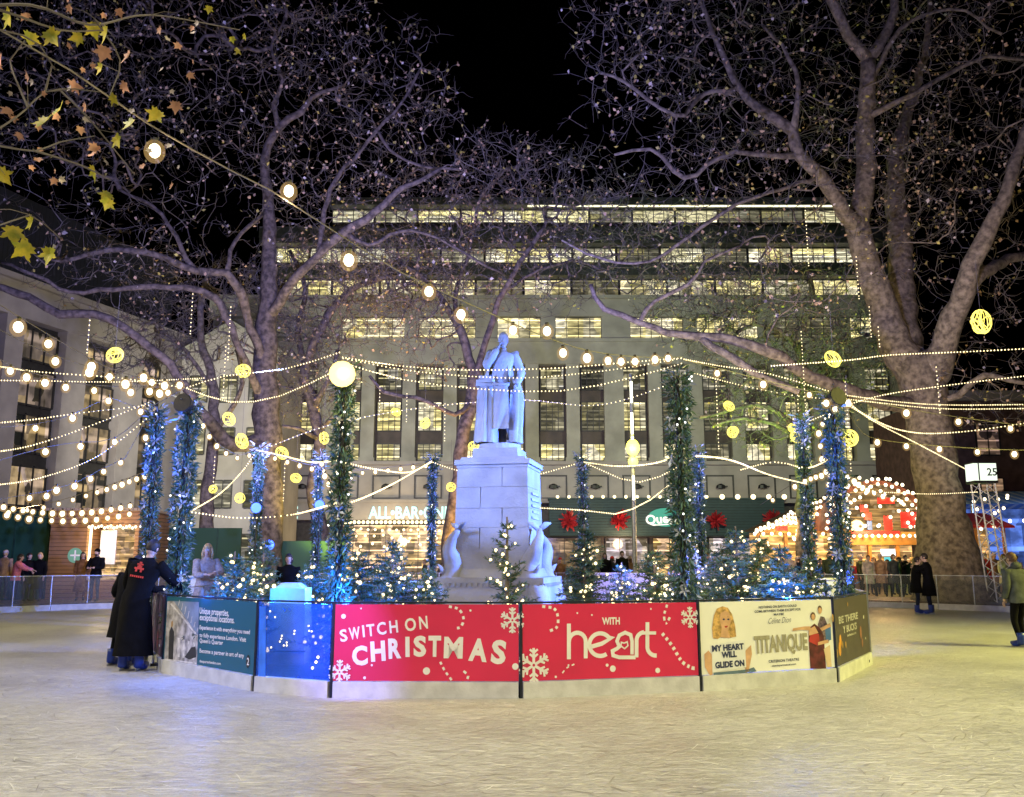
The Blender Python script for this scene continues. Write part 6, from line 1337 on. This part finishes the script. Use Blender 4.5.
m = MB(); m.bb(-.15, xr+.15, -.25, 3.2, hz, hz+.1); m.build('roof', stripes('pale_boards', (.45, .34, .20), (.1, .07, .04), 2, 'X'), e)
m = MB(); m.bb(xw+.02, xr-.16, 1.2, 1.3, .9, hz-.56); m.build('lit_interior', lit_window('hut_glow', (1, .60, .20), .75, .35, 1.0, sx=5, sz=5, strips=6), e)
m = MB(); m.bb(xw+.05, xw+.10, .1, .2, .9, hz-.56); m.build('light_strip', glow('hut_strip', (1, .85, .5), 4), e)
m = MB(); m.bb(xw+.25, xw+.85, .6, .66, 1.5, hz-.7); m.build('menu_board', WHITE, e)
m = MB(); disc(m, (1.0, 1.98-.15), .28, -.01, 20); m.build('round_logo', glow('mint_glow', (.35, .8, .6), .4), e); m = MB(); m.ribbon([(1.0, 1.64), (1.0, 2.02)], .06, -.014); m.ribbon([(.82, 1.83), (1.18, 1.83)], .06, -.016); m.build('logo_cross', INK, e)
lb2 = MB(); lb2.ball((0, 0, 0), .05, 6, 5); lo = lb2.build('bulb', BULBM, e); lo.location = (xw+.1, -.1, hz-.6)
for k in range(1, 16): o = lo.copy(); COL.objects.link(o); o.location = (xw+.1+(xr-xw-.2)*k/15, -.1, hz-.6+.04*math.sin(k*2.1))
point('hut_lamp', (P(110, 560, 34).x, 33.6, 2.4), 110, (1, .75, .4), .2)
TIMB = pbr('painted_orange', (.62, .26, .06), .5, var=.2, scale=2); REDP = pbr('painted_red', (.55, .03, .03), .45, var=.15); CREAMP = pbr('painted_cream', (.65, .52, .34), .6, var=.12)
STG = lit_window('stall_glow', (1, .52, .12), 1.4, .4, 1.0, sx=2, sz=2, strips=4)
def bulbs(e, pts, r=.055):
    lb = MB(); lb.ball((0, 0, 0), r, 6, 5); o0 = lb.build('bulb', BULBM, e)
    for i, p in enumerate(pts[:98]):
        o = o0 if i == 0 else o0.copy()
        if i: COL.objects.link(o)
        o.location = p
# round-roofed stall beside the big tree
Y = 41.0; RB_ = pbr('stall_roof', (.22, .07, .04), .6); e = empty('market_stall', (P(878, 560, Y).x, Y, 0)); tag(e, 'round-roofed orange and red Christmas stall covered in bulbs left of the big trunk', 'market stall'); hw = 2.0
def sx(px): return P(px, 530, Y).x-P(878, 530, Y).x
def sz(py): return P(878, py, Y).z
m = MB(); m.bb(sx(842), sx(930), 0, .3, 0, 1.0); m.bb(sx(842), sx(930), -.35, .2, 1.0, 1.08); m.build('counter', CREAMP, e)
m = MB()
for px in (843, 870, 898, 929): m.bb(sx(px)-.07, sx(px)+.07, -.1, .1, 1.08, sz(545))
m.bb(sx(842)-.1, sx(930)+.1, -.14, .1, sz(545)+.001, sz(532)); m.build('front_frame', TIMB, e)
m = MB(); m.bb(sx(844), sx(928), 1.6, 1.7, 1.0, sz(545)); m.build('lit_interior', STG, e)
ar = [(sx(878)+math.cos(a)*2.15*1.05, sz(532)+math.sin(a)*(sz(482)-sz(532))) for a in np.linspace(0, math.pi, 17)]
m = MB(); m.flat(ar[::-1], -.02); m.flat(ar, 1.7); m.build('gable', STG, e)
m = MB(); 
for a, b_ in zip(ar[:-1], ar[1:]): m.quad((a[0]*1.04, -.3, a[1]+.06), (b_[0]*1.04, -.3, b_[1]+.06), (b_[0]*1.04, 2.2, b_[1]+.06), (a[0]*1.04, 2.2, a[1]+.06)); m.quad((a[0]*1.04, -.3, a[1]+.06), (a[0]*.93, -.3, a[1]-.12), (b_[0]*.93, -.3, b_[1]-.12), (b_[0]*1.04, -.3, b_[1]+.06))
m.build('roof', RB_, e)
m = MB()
for (a, b_, c, d) in ((862, 870, 505, 512), (866, 873, 513, 520), (885, 893, 516, 530), (848, 900, 531, 535), (880, 897, 498, 504), (902, 918, 512, 528)): m.bb(sx(a), sx(b_), -.20, -.145, sz(d), sz(c))
m.build('red_panel', REDP, e); m = MB(); m.bb(sx(868), sx(873), -.19, -.146, sz(530), sz(521)); m.build('blue_panel', pbr('painted_blue', (.04, .10, .35), .5), e)
m = MB(); m.bb(sx(880), sx(894), -.2, -.13, sz(556), sz(549)); m.build('sign_screen', glow('white_screen', (.95, .95, 1), 1.8), e); m = MB(); m.bb(sx(883), sx(890), -.2, -.13, sz(564), sz(557)); m.build('teal_screen', glow('teal_screen', (.1, .7, .75), 1.0), e)
bp_ = []
for rr_, n_ in ((1.04, 26), (.90, 22), (.76, 18)):
    for i in range(n_): a = math.pi*(i+.5)/n_; bp_.append((math.cos(a)*2.25*rr_+rnd.gauss(0, .05), -.36, sz(532)+math.sin(a)*(sz(482)-sz(532))*rr_+.05+rnd.gauss(0, .05)))
for i in range(14): bp_.append((lerp(sx(843), sx(929), (i+.5)/14), -.4, sz(536)))
for i in range(14): bp_.append((rnd.uniform(-1.6, 1.6), -.3, rnd.uniform(sz(528), sz(505))))
bulbs(e, bp_, .078)
# gabled stall to its left
Y = 42.5; x0_ = P(795, 560, Y).x; e = empty('market_stall', (x0_, Y, 0)); tag(e, 'gabled wooden Christmas stall with sloping rows of bulbs behind the green-lit tree', 'market stall')
def sx(px): return P(px, 530, Y).x-x0_
def sz(py): return P(795, py, Y).z
m = MB(); m.bb(sx(758), sx(838), 0, .3, 0, 1.0); m.bb(sx(756), sx(840), -.3, .3, 1.001, 1.08); m.build('counter', CREAMP, e)
m = MB(); m.bb(sx(758), sx(838), 1.5, 1.6, 0, sz(532)); m.build('lit_interior', STG, e)
m = MB()
for px in (758, 785, 812, 838): m.bb(sx(px)-.07, sx(px)+.07, -.1, .1, 1.08, sz(533))
m.bb(sx(757), sx(839), -.13, .1, sz(533)+.001, sz(527)); m.build('front_frame', TIMB, e)
ap = (sx(833), sz(497)); l0 = (sx(752), sz(533)); r0 = (sx(845), sz(528))
m = MB(); m.flat([l0, r0, ap], -.05); m.build('gable', STG, e); m = MB()
for a, b_ in ((l0, ap), (ap, r0)): m.quad((a[0], -.4, a[1]+.08), (b_[0], -.4, b_[1]+.08), (b_[0], 2.2, b_[1]+.08), (a[0], 2.2, a[1]+.08)); m.quad((a[0], -.41, a[1]+.10), (a[0], -.41, a[1]-.1), (b_[0], -.41, b_[1]-.1), (b_[0], -.41, b_[1]+.10))
m.build('roof', pbr('roof_brown', (.12, .08, .05), .7), e)
m = MB(); m.bb(sx(800), sx(806), -.15, -.09, sz(527), sz(518)); m.bb(sx(818), sx(832), -.15, -.09, sz(523), sz(514)); m.bb(sx(775), sx(787), -.15, -.09, sz(531), sz(526)); m.build('red_panel', REDP, e)
bp_ = []
for dz in (0, -.30, -.6):
    for i in range(20): t = (i+.5)/20; bp_.append((lerp(l0[0], ap[0], t), -.46, lerp(l0[1], ap[1], t)+dz*t+.05+rnd.gauss(0, .05)))
for i in range(20): bp_.append((rnd.uniform(sx(775), sx(838)), -.2, rnd.uniform(sz(540), sz(512))))
for i in range(12): bp_.append((lerp(l0[0], r0[0], i/11), -.45, sz(534)))
bulbs(e, bp_, .076)
# small stall right of the trunk
Y = 42; x0_ = P(975, 560, Y).x; e = empty('market_stall', (x0_, Y, 0)); tag(e, 'low stall with a cluster of bulbs just right of the big trunk', 'market stall')
m = MB(); m.bb(-1.2, 1.4, 0, 1.8, 0, 1.0); m.bb(-1.3, 1.5, -.2, .2, 1.0, 1.08); m.build('counter', CREAMP, e); m = MB(); [m.bb(x-.06, x+.06, -.1, .02, 1.08, 3.2) for x in (-1.2, .1, 1.4)]; m.build('front_frame', TIMB, e); m = MB(); m.bb(-1.1, 1.3, 1.2, 1.3, 1.0, 3.1); m.build('lit_interior', STG, e)
m = MB(); m.add([(-1.5, -.5, 3.2), (1.7, -.5, 3.2), (1.7, 2, 3.9), (-1.5, 2, 3.9), (-1.5, -.5, 3.1), (1.7, -.5, 3.1), (1.7, 2, 3.8), (-1.5, 2, 3.8)], [(0, 1, 2, 3), (7, 6, 5, 4), (0, 4, 5, 1), (1, 5, 6, 2), (3, 2, 6, 7), (0, 3, 7, 4)]); m.build('roof', REDP, e)
bulbs(e, [(lerp(-1.4, 1.6, rnd.random()), -.55, rnd.uniform(3.0, 4.6)) for _ in range(16)], .075)
# blue-white marquee at the right edge
Y = 46; x0_ = P(1030, 560, Y).x; e = empty('marquee', (x0_, Y, 0)); tag(e, 'blue and white lit marquee roof at the right edge behind the clock tower', 'marquee')
m = MB(); zt = P(1000, 487, Y).z; ze = P(1000, 505, Y).z; hw = 3.2
m.add([(-hw, -1, ze), (hw+4, -1, ze), (hw+4, 3, zt), (-hw, 3, zt), (hw+4, 7, ze), (-hw, 7, ze)], [(0, 1, 2, 3), (3, 2, 4, 5), (0, 3, 5), (1, 4, 2)]); m.build('canvas_roof', stripes('striped_canvas', (.25, .45, .80), (.75, .8, .85), .5, 'X', width=.4), e)
m = MB(); [m.tube([(x, -1, 0), (x, -1, ze)], .06, 8) for x in (-hw, 0, hw)]; m.build('tent_pole', STEEL, e)
m = MB(); m.bb(-hw, hw+4, 3, 3.1, 0, ze-.05); m.build('back_wall', lit_window('marquee_glow', (.15, .28, 1), .9, .3, 1.0, sx=.6, sz=.5, strips=1), e)
m = MB(); m.bb(-hw, hw+4, -.9, -.8, 0, 1.1); m.build('counter', pbr('teal_counter', (.02, .18, .12), .6), e); bulbs(e, [(lerp(-hw, hw, (i+.5)/9), -1.1, ze-.7+.25*math.sin(i*1.9)) for i in range(9)], .09)
point('marquee_lamp', (x0_, 43, 4.2), 500, (.35, .55, 1), .3); point('stall_lamp', (P(880, 560, 40).x, 39.6, 3.2), 380, (1, .62, .25), .3); point('stall_lamp', (P(800, 560, 41).x, 41, 3.0), 320, (1, .62, .25), .3)
point('shop_lamp', (XX(400), 72.5, 3.2), 900, (1, .72, .35), .4); point('shop_lamp', (XX(620), 72.5, 3.0), 500, (1, .6, .3), .4)
# shrub and planters by the far stalls
m = MB(); rs = random.Random(5)
e = empty('green_shrub', (P(968, 560, 38).x, 38, 0)); tag(e, 'small bright green shrub at the right foot of the big trunk', 'shrub')
for i in range(420): a = Vector((rs.gauss(0, .25), rs.gauss(0, .25), .5+abs(rs.gauss(.6, .5)))); blades(m, a, Vector((rs.gauss(0, 1), rs.gauss(0, 1), rs.gauss(.3, 1))), .16, .035)
m.build('foliage', pbr('lime_foliage', (.08, .30, .04), .6), e); m = MB(); m.lathe([(.2, 0), (.28, .5)], (0, 0, 0), 12); m.build('pot', BLACK, e)
point('green_shrub_lamp', (P(968, 560, 37).x, 37.2, 1.2), 60, (.3, 1, .1), .1)

# ------------------------------------------------------------------ labels of look-alikes: say which one, counted from the left
ORD = ['first', 'second', 'third', 'fourth', 'fifth', 'sixth', 'seventh', 'eighth', 'ninth', 'tenth', 'eleventh', 'twelfth', 'thirteenth', 'fourteenth', 'fifteenth', 'sixteenth', 'seventeenth', 'eighteenth', 'nineteenth', 'twentieth']
bpy.context.view_layer.update(); by = {}
for o in SC.objects:
    if o.parent is None and 'label' in o.keys(): by.setdefault(o['label'], []).append(o)
for lb_, os_ in by.items():
    if len(os_) < 2: continue
    os_.sort(key=lambda o: (project(o.matrix_world.translation) or (0, 0))[0])
    for i, o in enumerate(os_):
        num = ORD[i] if i < 20 else ('twenty-'+ORD[i-20] if i < 29 else str(i+1)+'th')
        o['label'] = ('leftmost ' if i == 0 else 'rightmost ' if i == len(os_)-1 else '')+lb_+('' if i in (0, len(os_)-1) else ', '+num+' from the left')
        o['group'] = o.get('group') or lb_
